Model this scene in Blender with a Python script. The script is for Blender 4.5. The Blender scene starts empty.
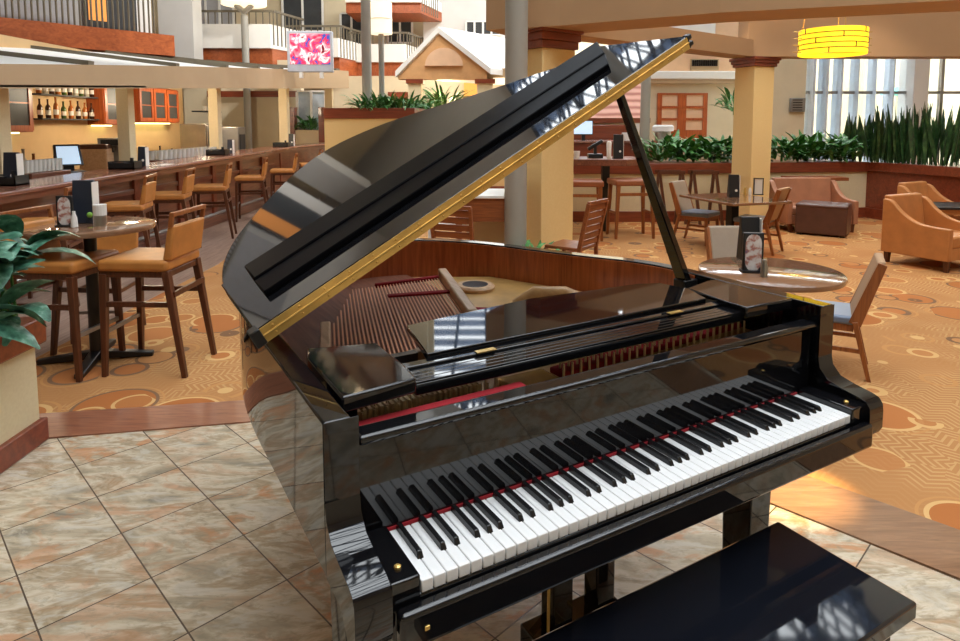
import bpy, math, random
from mathutils import Vector, Matrix
random.seed(7)
SC = bpy.context.scene
COL = SC.collection
PI = math.pi
# ------------------------------------------------------------------ camera
F, PIT, CX, CY, H = 643.62, 0.0926, 479.32, 185.64, 1.4817
cam = bpy.data.objects.new('camera', bpy.data.cameras.new('camera'))
COL.objects.link(cam)
cam.location = (0, 0, H)
cam.rotation_euler = (PI/2 - PIT, 0, 0)
cam.data.sensor_width = 36
cam.data.lens = F/960*36
cam.data.shift_x = (480-CX)/960
cam.data.shift_y = (CY-320.5)/960
cam.data.clip_start = 0.05
SC.camera = cam
CP, SP = math.cos(PIT), math.sin(PIT)
def ray(px, py):
    a, b = (px-CX)/F, (py-CY)/F
    return Vector((a, CP-b*SP, -SP-b*CP))
def at(px, py, Y):
    d = ray(px, py); t = Y/d.y
    return Vector((d.x*t, Y, H+d.z*t))
def ax(px, py, X):
    d = ray(px, py); t = X/d.x
    return Vector((X, d.y*t, H+d.z*t))
def fl(px, py, z=0.0):
    d = ray(px, py); t = (z-H)/d.z
    return Vector((d.x*t, d.y*t, z))
# ------------------------------------------------------------------ mesh builder
class MB:
    def __init__(s): s.v = []; s.f = []
    def add(s, vs, fs):
        o = len(s.v); s.v += [tuple(p) for p in vs]; s.f += [tuple(i+o for i in f) for f in fs]; return s
    def hexa(s, p):
        return s.add(p, [(0,3,2,1),(4,5,6,7),(0,1,5,4),(1,2,6,5),(2,3,7,6),(3,0,4,7)])
    def box(s, x0, x1, y0, y1, z0, z1):
        return s.hexa([(x0,y0,z0),(x1,y0,z0),(x1,y1,z0),(x0,y1,z0),(x0,y0,z1),(x1,y0,z1),(x1,y1,z1),(x0,y1,z1)])
    def tbox(s, c, w, d, z0, z1, k=0.7, rz=0):          # tapered post, narrower at the bottom
        ca, sa = math.cos(rz), math.sin(rz); P = []
        for z, m in ((z0, k), (z1, 1)):
            for sx, sy in ((-1,-1),(1,-1),(1,1),(-1,1)):
                X, Y = sx*w/2*m, sy*d/2*m
                P.append((c[0]+ca*X-sa*Y, c[1]+sa*X+ca*Y, z))
        return s.hexa(P)
    def bar(s, a, b, w, d, up=(0,0,1), w2=None, d2=None):  # squared bar from a to b
        a, b = Vector(a), Vector(b); t = (b-a).normalized(); up = Vector(up)
        if abs(t.dot(up)) > .95: up = Vector((0,1,0))
        x = t.cross(up).normalized(); y = x.cross(t)
        w2 = w if w2 is None else w2; d2 = d if d2 is None else d2
        P = []
        for p, ww, dd in ((a,w,d),(b,w2,d2)):
            for sx, sy in ((-1,-1),(1,-1),(1,1),(-1,1)): P.append(p+x*sx*ww/2+y*sy*dd/2)
        return s.hexa(P)
    def prism(s, poly, z0, z1):
        n = len(poly)
        zf0 = z0 if callable(z0) else (lambda x, y: z0)
        zf1 = z1 if callable(z1) else (lambda x, y: z1)
        vs = [(x, y, zf0(x,y)) for x, y in poly] + [(x, y, zf1(x,y)) for x, y in poly]
        return s.add(vs, [tuple(reversed(range(n))), tuple(range(n, 2*n))] + [(i,(i+1)%n,n+(i+1)%n,n+i) for i in range(n)])
    def extr(s, poly3, d):                               # polygon of 3-D points pushed along d
        n = len(poly3); d = Vector(d)
        vs = [tuple(p) for p in poly3] + [tuple(Vector(p)+d) for p in poly3]
        return s.add(vs, [tuple(reversed(range(n))), tuple(range(n,2*n))] + [(i,(i+1)%n,n+(i+1)%n,n+i) for i in range(n)])
    def ribbon(s, A, B, z0, z1):                         # wall between two open 2-D paths
        n = len(A); vs = []
        f0 = z0 if callable(z0) else (lambda x, y: z0)
        f1 = z1 if callable(z1) else (lambda x, y: z1)
        for (x,y),(u,w) in zip(A,B): vs += [(x,y,f0(x,y)),(u,w,f0(x,y)),(u,w,f1(x,y)),(x,y,f1(x,y))]
        fs = []
        for i in range(n-1):
            for k in range(4): fs.append((4*i+k, 4*i+(k+1)%4, 4*i+4+(k+1)%4, 4*i+4+k))
        fs += [(3,2,1,0), (4*n-4,4*n-3,4*n-2,4*n-1)]
        return s.add(vs, fs)
    def lathe(s, prof, n=20, c=(0,0,0)):
        m = len(prof); vs = []
        for r, z in prof:
            for k in range(n):
                a = 2*PI*k/n; vs.append((c[0]+r*math.cos(a), c[1]+r*math.sin(a), c[2]+z))
        fs = [(i*n+k, i*n+(k+1)%n, (i+1)*n+(k+1)%n, (i+1)*n+k) for i in range(m-1) for k in range(n)]
        fs += [tuple(reversed(range(n))), tuple((m-1)*n+k for k in range(n))]
        return s.add(vs, fs)
    def tube(s, pts, r, n=8, r2=None):
        pts = [Vector(p) for p in pts]; m = len(pts); vs = []
        for i, p in enumerate(pts):
            t = (pts[min(i+1,m-1)]-pts[max(i-1,0)]).normalized()
            up = Vector((0,0,1)) if abs(t.z) < .9 else Vector((0,1,0))
            x = t.cross(up).normalized(); y = x.cross(t)
            rr = r if r2 is None else r+(r2-r)*i/(m-1)
            for k in range(n):
                a = 2*PI*k/n; vs.append(p+x*rr*math.cos(a)+y*rr*math.sin(a))
        fs = [(i*n+k, i*n+(k+1)%n, (i+1)*n+(k+1)%n, (i+1)*n+k) for i in range(m-1) for k in range(n)]
        fs += [tuple(reversed(range(n))), tuple((m-1)*n+k for k in range(n))]
        return s.add(vs, fs)
    def ball(s, c, r, n=8, sz=1):
        return s.lathe([(max(1e-4, r*math.sin(PI*i/6)), -r*sz*math.cos(PI*i/6)) for i in range(7)], n, c)
    def leaf(s, base, az, el, L, W, droop=1.0, n=5, roll=0, fold=.12):
        p = Vector(base); e = el; vs = []; h = Vector((math.cos(az), math.sin(az), 0)); side = Vector((-math.sin(az), math.cos(az), 0))
        for i in range(n+1):
            t = i/n; w = W*.5*max(.02, math.sin(PI*min(1,(t*.92+.06)))**.8)
            dirv = h*math.cos(e)+Vector((0,0,1))*math.sin(e)
            nrm = dirv.cross(side)*-1
            sd = side*math.cos(roll)+nrm*math.sin(roll)
            vs += [p-sd*w+nrm*fold*w*2, p, p+sd*w+nrm*fold*w*2]
            p = p+dirv*(L/n); e -= droop/n
        fs = []
        for i in range(n): fs += [(3*i,3*i+1,3*i+4,3*i+3),(3*i+1,3*i+2,3*i+5,3*i+4)]
        return s.add(vs, fs)
    def build(s, name, mat, parent=None, bevel=0, smooth=False, seg=2, **tags):
        me = bpy.data.meshes.new(name); me.from_pydata(s.v, [], s.f)
        me.validate(); me.update()
        import bmesh
        bm = bmesh.new(); bm.from_mesh(me); bmesh.ops.recalc_face_normals(bm, faces=bm.faces); bm.to_mesh(me); bm.free()
        if mat: me.materials.append(mat)
        o = bpy.data.objects.new(name, me); COL.objects.link(o)
        if parent: o.parent = parent
        if bevel:
            b = o.modifiers.new('bevel', 'BEVEL'); b.width = bevel; b.segments = seg; b.limit_method = 'ANGLE'; b.angle_limit = math.radians(40)
        if smooth or bevel:
            for p in me.polygons: p.use_smooth = True
            me.set_sharp_from_angle(angle=math.radians(40))
        for k, v in tags.items(): o[k] = v
        return o
def tag(o, label, cat, group=None):
    o['label'] = label; o['category'] = cat
    if group: o['group'] = group
    return o
def thing(name, label, cat, loc=(0,0,0), rz=0, group=None, sc=1):
    o = bpy.data.objects.new(name, None); COL.objects.link(o); o.empty_display_size = .1
    o.location = loc; o.rotation_euler = (0,0,rz); o.scale = (sc,)*3
    return tag(o, label, cat, group)
def dup(r, label=None, loc=None, rz=None, group=None, sc=None):
    n = r.copy(); COL.objects.link(n)
    for ch in list(r.children):
        c = ch.copy(); COL.objects.link(c); c.parent = n
        for g in list(ch.children):
            d = g.copy(); COL.objects.link(d); d.parent = c
    if label: n['label'] = label
    if group: n['group'] = group
    if loc is not None: n.location = loc
    if rz is not None: n.rotation_euler = (0,0,rz)
    if sc: n.scale = (sc,)*3
    return n
def st(name, mb, mat, **k):
    o = mb.build(name, mat, **k); o['kind'] = 'structure'; return o
def smoothpath(P, k=6):
    out = []
    for i in range(len(P)-1):
        p0 = Vector(P[max(i-1,0)]); p1 = Vector(P[i]); p2 = Vector(P[i+1]); p3 = Vector(P[min(i+2,len(P)-1)])
        for j in range(k):
            t = j/k
            out.append(.5*((2*p1)+(p2-p0)*t+(2*p0-5*p1+4*p2-p3)*t*t+(3*p1-p0-3*p2+p3)*t**3))
    out.append(Vector(P[-1])); return out
def offs(P, d):
    out = []
    for i, p in enumerate(P):
        t = (P[min(i+1,len(P)-1)]-P[max(i-1,0)]).normalized()
        out.append(Vector((p.x-t.y*d, p.y+t.x*d)))
    return out
# ------------------------------------------------------------------ materials
def S(r, g, b):
    f = lambda c: (c/255/12.92) if c/255 <= .04045 else ((c/255+.055)/1.055)**2.4
    return (f(r), f(g), f(b), 1)
class N:
    def __init__(s, name):
        s.m = bpy.data.materials.new(name); s.m.use_nodes = True; s.t = s.m.node_tree
        s.b = s.t.nodes['Principled BSDF']
    def n(s, typ, **k):
        o = s.t.nodes.new(typ)
        for a, v in k.items():
            if a in o.inputs: o.inputs[a].default_value = v
            else: setattr(o, a, v)
        return o
    def l(s, a, b): s.t.links.new(a, b)
    def tex(s): return s.n('ShaderNodeTexCoord').outputs['Object']
    def mapp(s, v, sc=(1,1,1), rot=(0,0,0), loc=(0,0,0)):
        m = s.n('ShaderNodeMapping'); m.inputs['Scale'].default_value = sc; m.inputs['Rotation'].default_value = rot; m.inputs['Location'].default_value = loc
        s.l(v, m.inputs[0]); return m.outputs[0]
    def math(s, op, a, b=None, c=None):
        m = s.n('ShaderNodeMath', operation=op)
        for i, x in enumerate((a,b,c)):
            if x is None: continue
            if isinstance(x, (int,float)): m.inputs[i].default_value = x
            else: s.l(x, m.inputs[i])
        return m.outputs[0]
    def noise(s, v, scale=5, detail=4, rough=.55, dist=0):
        m = s.n('ShaderNodeTexNoise'); m.inputs['Scale'].default_value = scale; m.inputs['Detail'].default_value = detail
        m.inputs['Roughness'].default_value = rough; m.inputs['Distortion'].default_value = dist
        s.l(v, m.inputs['Vector']); return m
    def ramp(s, fac, stops):
        r = s.n('ShaderNodeValToRGB'); e = r.color_ramp.elements
        while len(e) < len(stops): e.new(.5)
        for x, (p, c) in zip(e, stops): x.position = p; x.color = c
        s.l(fac, r.inputs[0]); return r.outputs[0]
    def mix(s, fac, a, b, typ='MIX'):
        m = s.n('ShaderNodeMix', data_type='RGBA', blend_type=typ)
        if isinstance(fac, (int,float)): m.inputs[0].default_value = fac
        else: s.l(fac, m.inputs[0])
        for i, x in ((6,a),(7,b)):
            if isinstance(x, tuple): m.inputs[i].default_value = x
            else: s.l(x, m.inputs[i])
        return m.outputs[2]
    def bump(s, h, strength=.2, dist=.01):
        b = s.n('ShaderNodeBump'); b.inputs['Strength'].default_value = strength; b.inputs['Distance'].default_value = dist
        s.l(h, b.inputs['Height']); s.l(b.outputs[0], s.b.inputs['Normal'])
    def set(s, rough=.5, metal=0, coat=0, spec=.5, col=None):
        s.b.inputs['Roughness'].default_value = rough; s.b.inputs['Metallic'].default_value = metal
        s.b.inputs['Coat Weight'].default_value = coat; s.b.inputs['Coat Roughness'].default_value = .05
        s.b.inputs['Specular IOR Level'].default_value = spec
        if col is not None:
            if isinstance(col, tuple): s.b.inputs['Base Color'].default_value = col
            else: s.l(col, s.b.inputs['Base Color'])
        return s.m
def flat(name, c, rough=.5, metal=0, coat=0, var=.08, scale=6, spec=.5):
    k = N(name); t = k.tex(); n = k.noise(t, scale, 3)
    lo = tuple(x*(1-var) for x in c[:3])+(1,); hi = tuple(min(1,x*(1+var)) for x in c[:3])+(1,)
    return k.set(rough, metal, coat, spec, k.ramp(n.outputs[0], [(.3,lo),(.7,hi)]))
def emit(name, c, s):
    k = N(name); k.b.inputs['Emission Color'].default_value = c; k.b.inputs['Emission Strength'].default_value = s
    n = k.noise(k.tex(), 3, 2); return k.set(.6, col=k.mix(n.outputs[0], c, tuple(x*.95 for x in c[:3])+(1,)))
def wood(name, dark, light, rough=.35, axis=0, scale=1.0, coat=0, ring=6):
    k = N(name); sc = [14*scale]*3; sc[axis] = .9*scale
    v = k.mapp(k.tex(), tuple(sc)); n = k.noise(v, 2.2, 6, .6, 1.2); w = k.noise(v, ring, 2, .5)
    f = k.math('ADD', k.math('MULTIPLY', n.outputs[0], .7), k.math('MULTIPLY', w.outputs[0], .3))
    k.bump(f, .06, .004)
    return k.set(rough, 0, coat, .5, k.ramp(f, [(.32,dark),(.68,light)]))
def fabric(name, a, b, rough=.8, scale=160):
    k = N(name); t = k.tex(); n = k.noise(t, scale, 2); m = k.noise(t, 6, 3)
    k.bump(n.outputs[0], .15, .002)
    return k.set(rough, col=k.mix(k.math('ADD', k.math('MULTIPLY', n.outputs[0], .5), k.math('MULTIPLY', m.outputs[0], .5)), a, b))
M = {}
k = N('black_lacquer'); n = k.noise(k.tex(), 40, 2)
M['lac'] = k.set(.035, 0, 0, .62, k.ramp(n.outputs[0], [(.3,(.004,.004,.005,1)),(.7,(.006,.006,.007,1))]))
M['blacksatin'] = flat('black_satin', (.008,.008,.009,1), .35)
M['blackmatte'] = flat('black_board_dark_reflection', (.003,.003,.004,1), .40, spec=.03)  # dark reflection on the flap boards, put into a near-black matte colour
M['benchlac'] = flat('bench_black_lacquer', (.006,.007,.011,1), .045, spec=.7)
M['skybar'] = flat('blue_grey_roof_bar', S(70,92,124), .5)
M['ivory'] = flat('white_key', S(236,236,236), .18, var=.02)
M['ebony'] = flat('ebony_key', (.010,.010,.011,1), .25)
M['felt'] = fabric('red_felt', S(120,16,24), S(172,26,40), .9)
M['gold'] = flat('brass', S(220,182,104), .26, .6, var=.14, scale=18)
M['goldplate'] = flat('bronze_painted_plate', S(190,150,88), .38, .25, var=.15, scale=12)
M['copper'] = flat('copper_wound_string', S(238,172,132), .4, .2, var=.1)
M['pinmetal'] = flat('nickel_pins', S(226,206,172), .35, .25)
M['steel'] = flat('steel', S(170,168,162), .3, .9)
M['veneer'] = wood('mahogany_veneer', S(136,64,30), S(196,106,56), .28, axis=2, scale=1.4, coat=.3)
M['sound'] = wood('soundboard_spruce', S(176,132,82), S(206,164,110), .35, axis=1, scale=.8)
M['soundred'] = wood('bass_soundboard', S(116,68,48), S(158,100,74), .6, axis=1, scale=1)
M['palewood'] = wood('pale_beech', S(190,150,112), S(222,190,152), .4, axis=1)
M['walnut'] = wood('walnut_legs', S(64,32,18), S(104,58,34), .35, axis=2, scale=1.2)
M['bar_wood'] = wood('bar_mahogany', S(92,50,36), S(142,88,66), .3, axis=1, scale=.6, coat=.3)
M['bar_top'] = wood('bar_top', S(104,60,46), S(160,108,86), .22, axis=1, scale=.6, coat=.4)
M['redwood'] = wood('red_brown_trim', S(104,44,26), S(146,70,42), .32, axis=0, scale=.5, coat=.2)
M['cherry'] = wood('cherry_band', S(138,66,32), S(186,100,54), .4, axis=1, scale=.35)
M['cherry_cab'] = wood('cherry_cabinet', S(140,62,26), S(192,98,46), .35, axis=2, scale=.8)
M['table_wood'] = wood('table_top_walnut', S(122,88,64), S(142,104,78), .12, axis=0, scale=.6, coat=.6)
M['slatwood'] = wood('slat_chair_wood', S(110,56,28), S(160,92,50), .35, axis=0, scale=1)
M['chairwood'] = wood('chair_frame_wood', S(120,66,30), S(168,102,54), .35, axis=2, scale=1)
M['leather'] = flat('tan_leather', S(190,126,62), .42, var=.12, scale=9)
M['leather2'] = flat('camel_leather_armchair', S(190,128,74), .42, var=.1, scale=7)
M['brownleather'] = flat('dark_brown_leather', S(84,54,44), .35, var=.15, scale=9)
M['greyfab'] = fabric('taupe_fabric', S(140,122,104), S(172,154,134))
M['tanfab'] = fabric('tan_fabric', S(160,126,94), S(190,156,122))
M['blueseat'] = flat('slate_blue_vinyl', S(110,124,146), .32, var=.08)
M['wall'] = flat('cream_wall', S(216,200,168), .75, var=.04, scale=3)
M['wall2'] = flat('pale_grey_wall', S(216,214,210), .8, var=.03, scale=2)
k = N('yellow_stucco'); t = k.tex(); n = k.noise(t, 60, 3); k.bump(n.outputs[0], .12, .004)
M['yellow'] = k.set(.8, col=k.mix(n.outputs[0], S(228,194,130), S(238,208,148)))
k = N('cream_stucco'); t = k.tex(); n = k.noise(t, 60, 3); k.bump(n.outputs[0], .15, .004)
M['stucco'] = k.set(.8, col=k.mix(n.outputs[0], S(212,196,156), S(228,214,178)))
M['barwall'] = flat('warm_bar_wall', S(214,182,134), .8, var=.05, scale=3)
M['beam'] = flat('tan_beam_paint', S(178,142,104), .8, var=.04, scale=2)
M['fascia'] = flat('beige_fascia_paint', S(188,162,128), .8, var=.04, scale=2)
M['whitepanel'] = flat('white_roof_panel', S(238,238,234), .6, var=.02)
M['white'] = flat('white_paint', S(236,234,228), .6, var=.02)
M['salmon'] = flat('salmon_wall', S(226,186,150), .8, var=.04)
M['greypole'] = flat('grey_pole_paint', S(158,154,144), .5, var=.06, scale=2)
M['darkmetal'] = flat('dark_bronze_metal', S(30,26,26), .35, .6)
M['black'] = flat('black_plastic', S(22,24,30), .35)
M['navy'] = flat('navy_card', S(36,44,58), .4)
M['greymetal'] = flat('brushed_grey_metal', S(150,150,150), .35, .7)
M['rail'] = flat('grey_green_railing', S(112,104,88), .5)
M['curtain'] = fabric('grey_curtain', S(150,150,152), S(190,190,194), .9, 30)
M['bluecurtain'] = fabric('blue_white_curtain', S(150,170,190), S(214,224,232), .9, 12)
M['darkglass'] = flat('dark_window_glass', S(66,68,70), .35, spec=.15)
def leafmat(name, a, b, c, scale=14):
    k = N(name); t = k.tex(); n = k.noise(t, scale, 3)
    k.b.inputs['Transmission Weight'].default_value = 0
    return k.set(.38, col=k.ramp(n.outputs[0], [(.3,a),(.55,b),(.78,c)]))
M['leaf_dark'] = leafmat('variegated_leaf', S(34,76,58), S(80,132,108), S(166,204,186), 24)
M['leaf'] = leafmat('green_leaf', S(36,84,36), S(70,134,60), S(134,188,108))
M['snake'] = leafmat('snake_plant_leaf', S(20,44,24), S(44,80,40), S(86,118,64), 12)
M['fern'] = leafmat('fern_leaf', S(40,92,44), S(78,142,72), S(134,186,112))
M['soil'] = flat('potting_soil', S(48,34,26), .95, var=.3, scale=40)
def glassm(name, c, rough=.03, tr=1.0):
    k = N(name); k.b.inputs['Transmission Weight'].default_value = tr; k.b.inputs['IOR'].default_value = 1.45
    n = k.noise(k.tex(), 8, 2); return k.set(rough, col=k.mix(n.outputs[0], c, tuple(x*.95 for x in c[:3])+(1,)))
M['glass'] = glassm('clear_glass', (.92,.95,.96,1))
M['bottle_dark'] = flat('dark_glass_bottle', S(58,34,22), .12)
M['bottle_green'] = flat('green_glass_bottle', S(70,92,44), .12)
M['bottle_amber'] = flat('amber_glass_bottle', S(170,96,40), .12)
M['bottle_clear'] = flat('pale_glass_bottle', S(196,188,170), .12)
M['paper'] = flat('white_card', S(232,228,222), .6, var=.03)
M['glow'] = emit('warm_lamp_shade', (1,.86,.62,1), 1.0)
M['underlight'] = emit('under_cabinet_light', (.95,.95,.45,1), 4.0)
M['doorglow'] = emit('warm_lit_room', S(232,150,70), .5)
k = N('lit_yellow_drum'); k.b.inputs['Emission Color'].default_value = (1,.66,.02,1); k.b.inputs['Emission Strength'].default_value = 1.1
M['drum'] = k.set(.6, col=k.ramp(k.noise(k.tex(), 4, 2).outputs[0], [(.3,S(250,200,20)),(.7,S(255,214,40))]))
# tiles
k = N('slate_tile_floor'); tc = k.tex()
a00,a01,b00,b01,ox,oy = .2125,.2110,.2267,-.2317,-1.7411,2.2492
det = a00*b01-b00*a01
sx = k.n('ShaderNodeSeparateXYZ'); k.l(tc, sx.inputs[0])
X = k.math('SUBTRACT', sx.outputs[0], ox); Y = k.math('SUBTRACT', sx.outputs[1], oy)
I = k.math('ADD', k.math('MULTIPLY', X, b01/det), k.math('MULTIPLY', Y, -b00/det)); I = k.math('MULTIPLY_ADD', I, .9524, .0714)
J = k.math('ADD', k.math('MULTIPLY', X, -a01/det), k.math('MULTIPLY', Y, a00/det))
fi, fj = k.math('FLOOR', I), k.math('FLOOR', J)
gi, gj = k.math('PINGPONG', I, .5), k.math('PINGPONG', J, .5)
gi = k.math('LESS_THAN', k.math('MINIMUM', gi, gj), .0078)
cb = k.n('ShaderNodeCombineXYZ'); k.l(fi, cb.inputs[0]); k.l(fj, cb.inputs[1])
wn = k.n('ShaderNodeTexWhiteNoise', noise_dimensions='3D'); k.l(cb.outputs[0], wn.inputs[0])
off = k.n('ShaderNodeVectorMath', operation='MULTIPLY_ADD'); k.l(wn.outputs['Color'], off.inputs[0]); off.inputs[1].default_value = (9,9,9); k.l(tc, off.inputs[2])
st1 = k.mapp(off.outputs[0], (4.2,9,4), (0,0,.45))
n1 = k.noise(st1, 1.0, 7, .62, 1.1); n2 = k.noise(st1, 5, 7, .7, .6); n3 = k.noise(k.mapp(off.outputs[0], (2,5.5,2), (0,0,.2)), 1.3, 5, .6, .8)
basec = k.ramp(n3.outputs[0], [(.30,S(128,122,108)),(.42,S(180,165,140)),(.50,S(205,191,168)),(.57,S(162,142,114)),(.66,S(200,185,162))])
rust = k.math('MULTIPLY', k.ramp(n1.outputs[0], [(.50,(0,0,0,1)),(.60,(1,1,1,1))]), k.math('ADD', k.math('MULTIPLY', wn.outputs['Value'], .6), .15))
c1 = k.mix(rust, basec, S(190,128,82))
c2 = k.mix(k.ramp(n2.outputs[0], [(.50,(0,0,0,1)),(.66,(.65,.65,.65,1))]), c1, S(140,128,106))
c3 = k.mix(k.ramp(n1.outputs[0], [(.36,(.6,.6,.6,1)),(.43,(0,0,0,1))]), c2, S(196,188,174))
colr = k.mix(gi, c3, S(88,74,62))
k.bump(k.math('SUBTRACT', k.math('MULTIPLY', n2.outputs[0], .3), gi), .25, .004)
M['tile'] = k.set(.20, col=colr)
# carpet
k = N('patterned_carpet'); tc = k.tex()
vd = k.n('ShaderNodeTexVoronoi', feature='F1'); vd.inputs['Scale'].default_value = 2.3; vd.inputs['Randomness'].default_value = .75
k.l(k.mapp(tc, (1,1,0)), vd.inputs['Vector'])
sc = k.n('ShaderNodeSeparateColor'); k.l(vd.outputs['Color'], sc.inputs[0])
rad = k.math('ADD', k.math('MULTIPLY', sc.outputs[0], .26), .28)
dd = k.math('SUBTRACT', vd.outputs['Distance'], rad)
inside = k.math('LESS_THAN', dd, 0)
ring = k.math('LESS_THAN', k.math('ABSOLUTE', dd), .020)
ring2 = k.math('LESS_THAN', k.math('ABSOLUTE', k.math('SUBTRACT', dd, .07)), .014)
ang = k.math('MULTIPLY', k.math('FLOOR', k.math('MULTIPLY', sc.outputs[1], 4)), .785)
sp = k.n('ShaderNodeSeparateXYZ'); k.l(tc, sp.inputs[0])
pr = k.math('ADD', k.math('MULTIPLY', sp.outputs[0], k.math('COSINE', ang)), k.math('MULTIPLY', sp.outputs[1], k.math('SINE', ang)))
pq = k.math('SUBTRACT', k.math('MULTIPLY', sp.outputs[1], k.math('COSINE', ang)), k.math('MULTIPLY', sp.outputs[0], k.math('SINE', ang)))
zz = k.math('MULTIPLY', k.math('PINGPONG', pq, .07), .9)
stripe = k.math('LESS_THAN', k.math('FRACT', k.math('MULTIPLY', k.math('ADD', pr, zz), 24)), .36)
vb = k.n('ShaderNodeTexVoronoi', feature='F1'); vb.inputs['Scale'].default_value = 3.5; vb.inputs['Randomness'].default_value = .9
k.l(k.mapp(tc, (1,1,0), (0,0,.5), (3.1,1.7,0)), vb.inputs['Vector'])
sb_ = k.n('ShaderNodeSeparateColor'); k.l(vb.outputs['Color'], sb_.inputs[0])
db = k.math('SUBTRACT', vb.outputs['Distance'], k.math('ADD', k.math('MULTIPLY', sb_.outputs[0], .22), .24))
useb = k.math('GREATER_THAN', sb_.outputs[2], .35)
inb = k.math('MULTIPLY', k.math('LESS_THAN', db, 0), useb)
rgb_ = k.math('MULTIPLY', k.math('LESS_THAN', k.math('ABSOLUTE', db), .03), useb)
fz = k.noise(tc, 260, 2); fz2 = k.noise(tc, 2.2, 3)
og = k.mix(fz2.outputs[0], S(166,120,76), S(182,138,92))
bg = k.mix(k.math('MULTIPLY', stripe, k.ramp(k.noise(tc, 1.6, 2).outputs[0], [(.44,(.08,.08,.08,1)),(.56,(.62,.62,.62,1))])), og, S(200,166,118))
ic = k.mix(sc.outputs[2], S(168,108,62), S(184,126,78))
col_ = k.mix(inside, bg, ic)
col_ = k.mix(ring2, col_, S(186,140,90))
col_ = k.mix(ring, col_, k.mix(k.math('GREATER_THAN', sc.outputs[1], .5), S(206,170,118), S(126,100,78)))
col_ = k.mix(k.math('MULTIPLY', k.math('LESS_THAN', vd.outputs['Distance'], .06), k.math('GREATER_THAN', sc.outputs[2], .7)), col_, S(122,112,86))
col_ = k.mix(k.math('MULTIPLY', inb, .85), col_, k.mix(sb_.outputs[1], S(170,114,68), S(188,138,90)))
col_ = k.mix(rgb_, col_, k.mix(k.math('GREATER_THAN', sb_.outputs[1], .45), S(204,168,116), S(124,96,72)))
col_ = k.mix(.25, col_, k.mix(fz.outputs[0], S(150,100,60), S(236,190,140)), 'SOFT_LIGHT')
k.bump(fz.outputs[0], .3, .003)
M['carpet'] = k.set(.95, col=col_, spec=.15)
k = N('threshold_wood'); v = k.mapp(k.tex(), (3,26,3), (0,0,-.19)); n = k.noise(v, 2, 5, .6, .6)
M['strip1'] = k.set(.3, 0, .3, .5, k.ramp(n.outputs[0], [(.3,S(122,72,52)),(.7,S(164,108,80))]))
k = N('threshold_wood_light'); v = k.mapp(k.tex(), (3,26,3), (0,0,.785)); n = k.noise(v, 2, 5, .6, .6)
M['strip2'] = k.set(.28, 0, .3, .5, k.ramp(n.outputs[0], [(.3,S(118,82,56)),(.7,S(152,112,80))]))
k = N('grey_brown_planks'); tc = k.tex(); br = k.n('ShaderNodeTexBrick'); k.l(k.mapp(tc, (1,1,1), (0,0,PI/2)), br.inputs[0])
br.inputs['Scale'].default_value = 1; br.inputs['Brick Width'].default_value = 1.4; br.inputs['Row Height'].default_value = .16; br.inputs['Mortar Size'].default_value = .006
br.inputs['Color1'].default_value = S(138,108,92); br.inputs['Color2'].default_value = S(168,142,124); br.inputs['Mortar'].default_value = S(90,66,54)
n = k.noise(k.mapp(tc, (22,2,2)), 2, 5, .6)
M['planks'] = k.set(.35, col=k.mix(.6, br.outputs[0], k.ramp(n.outputs[0], [(.3,S(110,84,70)),(.7,S(180,154,136))]), 'MIX'))
k = N('clay_roof_tiles'); tc = k.tex(); w = k.n('ShaderNodeTexWave', wave_type='BANDS', bands_direction='Z'); w.inputs['Scale'].default_value = 2.2; w.inputs['Distortion'].default_value = 1.5; k.l(tc, w.inputs[0])
M['claytile'] = k.set(.7, col=k.ramp(w.outputs[0], [(.1,S(178,110,92)),(.4,S(214,152,130)),(.9,S(226,172,150))]))
k = N('tv_picture'); tc = k.tex(); n = k.noise(tc, 6, 2, .5, .8); c = k.ramp(n.outputs[0], [(.36,S(60,80,160)),(.43,S(220,40,70)),(.52,S(250,120,140)),(.6,S(255,220,220)),(.68,S(110,20,40))])
k.l(c, k.b.inputs['Emission Color']); k.b.inputs['Emission Strength'].default_value = .9; M['tv'] = k.set(.2, col=c)
M['screen'] = emit('pale_blue_screen', S(190,214,236), .8)
k = N('menu_picture'); tc = k.tex(); n = k.noise(tc, 26, 2, .5, .4); M['menupic'] = k.set(.4, col=k.ramp(n.outputs[0], [(.35,S(226,222,220)),(.5,S(214,206,204)),(.6,S(180,120,100)),(.7,S(110,90,130))]))
k = N('pool_outside'); tc = k.tex(); sp = k.n('ShaderNodeSeparateXYZ'); k.l(tc, sp.inputs[0])
M['outwall'] = flat('bright_outside_wall', S(214,236,246), .8, var=.05, scale=.6)
M['teal'] = flat('teal_umbrella', S(90,200,196), .7)
# ================================================================== GRAND PIANO
TH = .5244
piano = thing('grand_piano', 'black lacquered grand piano with its lid propped open', 'piano', (-.0959,.9952,0), TH)
def P(mb, name, mat, parent=None, **k): return mb.build(name, M[mat], parent or piano, **k)
rimo = [(1.345,.13),(1.345,.4),(1.345,.70),(1.30,.88),(1.21,1.04),(1.125,1.21),(1.045,1.385),(.95,1.54),(.80,1.69),(.60,1.755),(.36,1.72),(.12,1.57),(-.03,1.34),(-.095,1.08),(-.12,.80),(-.12,.45),(-.12,.13)]
ro = smoothpath(rimo, 5); ri = offs(ro, .05); ri2 = offs(ro, .056)
P(MB().ribbon([(p.x,p.y) for p in ro], [(p.x,p.y) for p in ri], .70, .98), 'rim', 'lac', bevel=.004)
iv = [i for i, p in enumerate(ri) if p.y > .53]
P(MB().ribbon([(ri[i].x,ri[i].y) for i in iv], [(ri2[i].x,ri2[i].y) for i in iv], .80, .974), 'inner_rim', 'veneer', smooth=True)
inner = [(p.x,p.y) for p in offs(ro, .052)]
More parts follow.
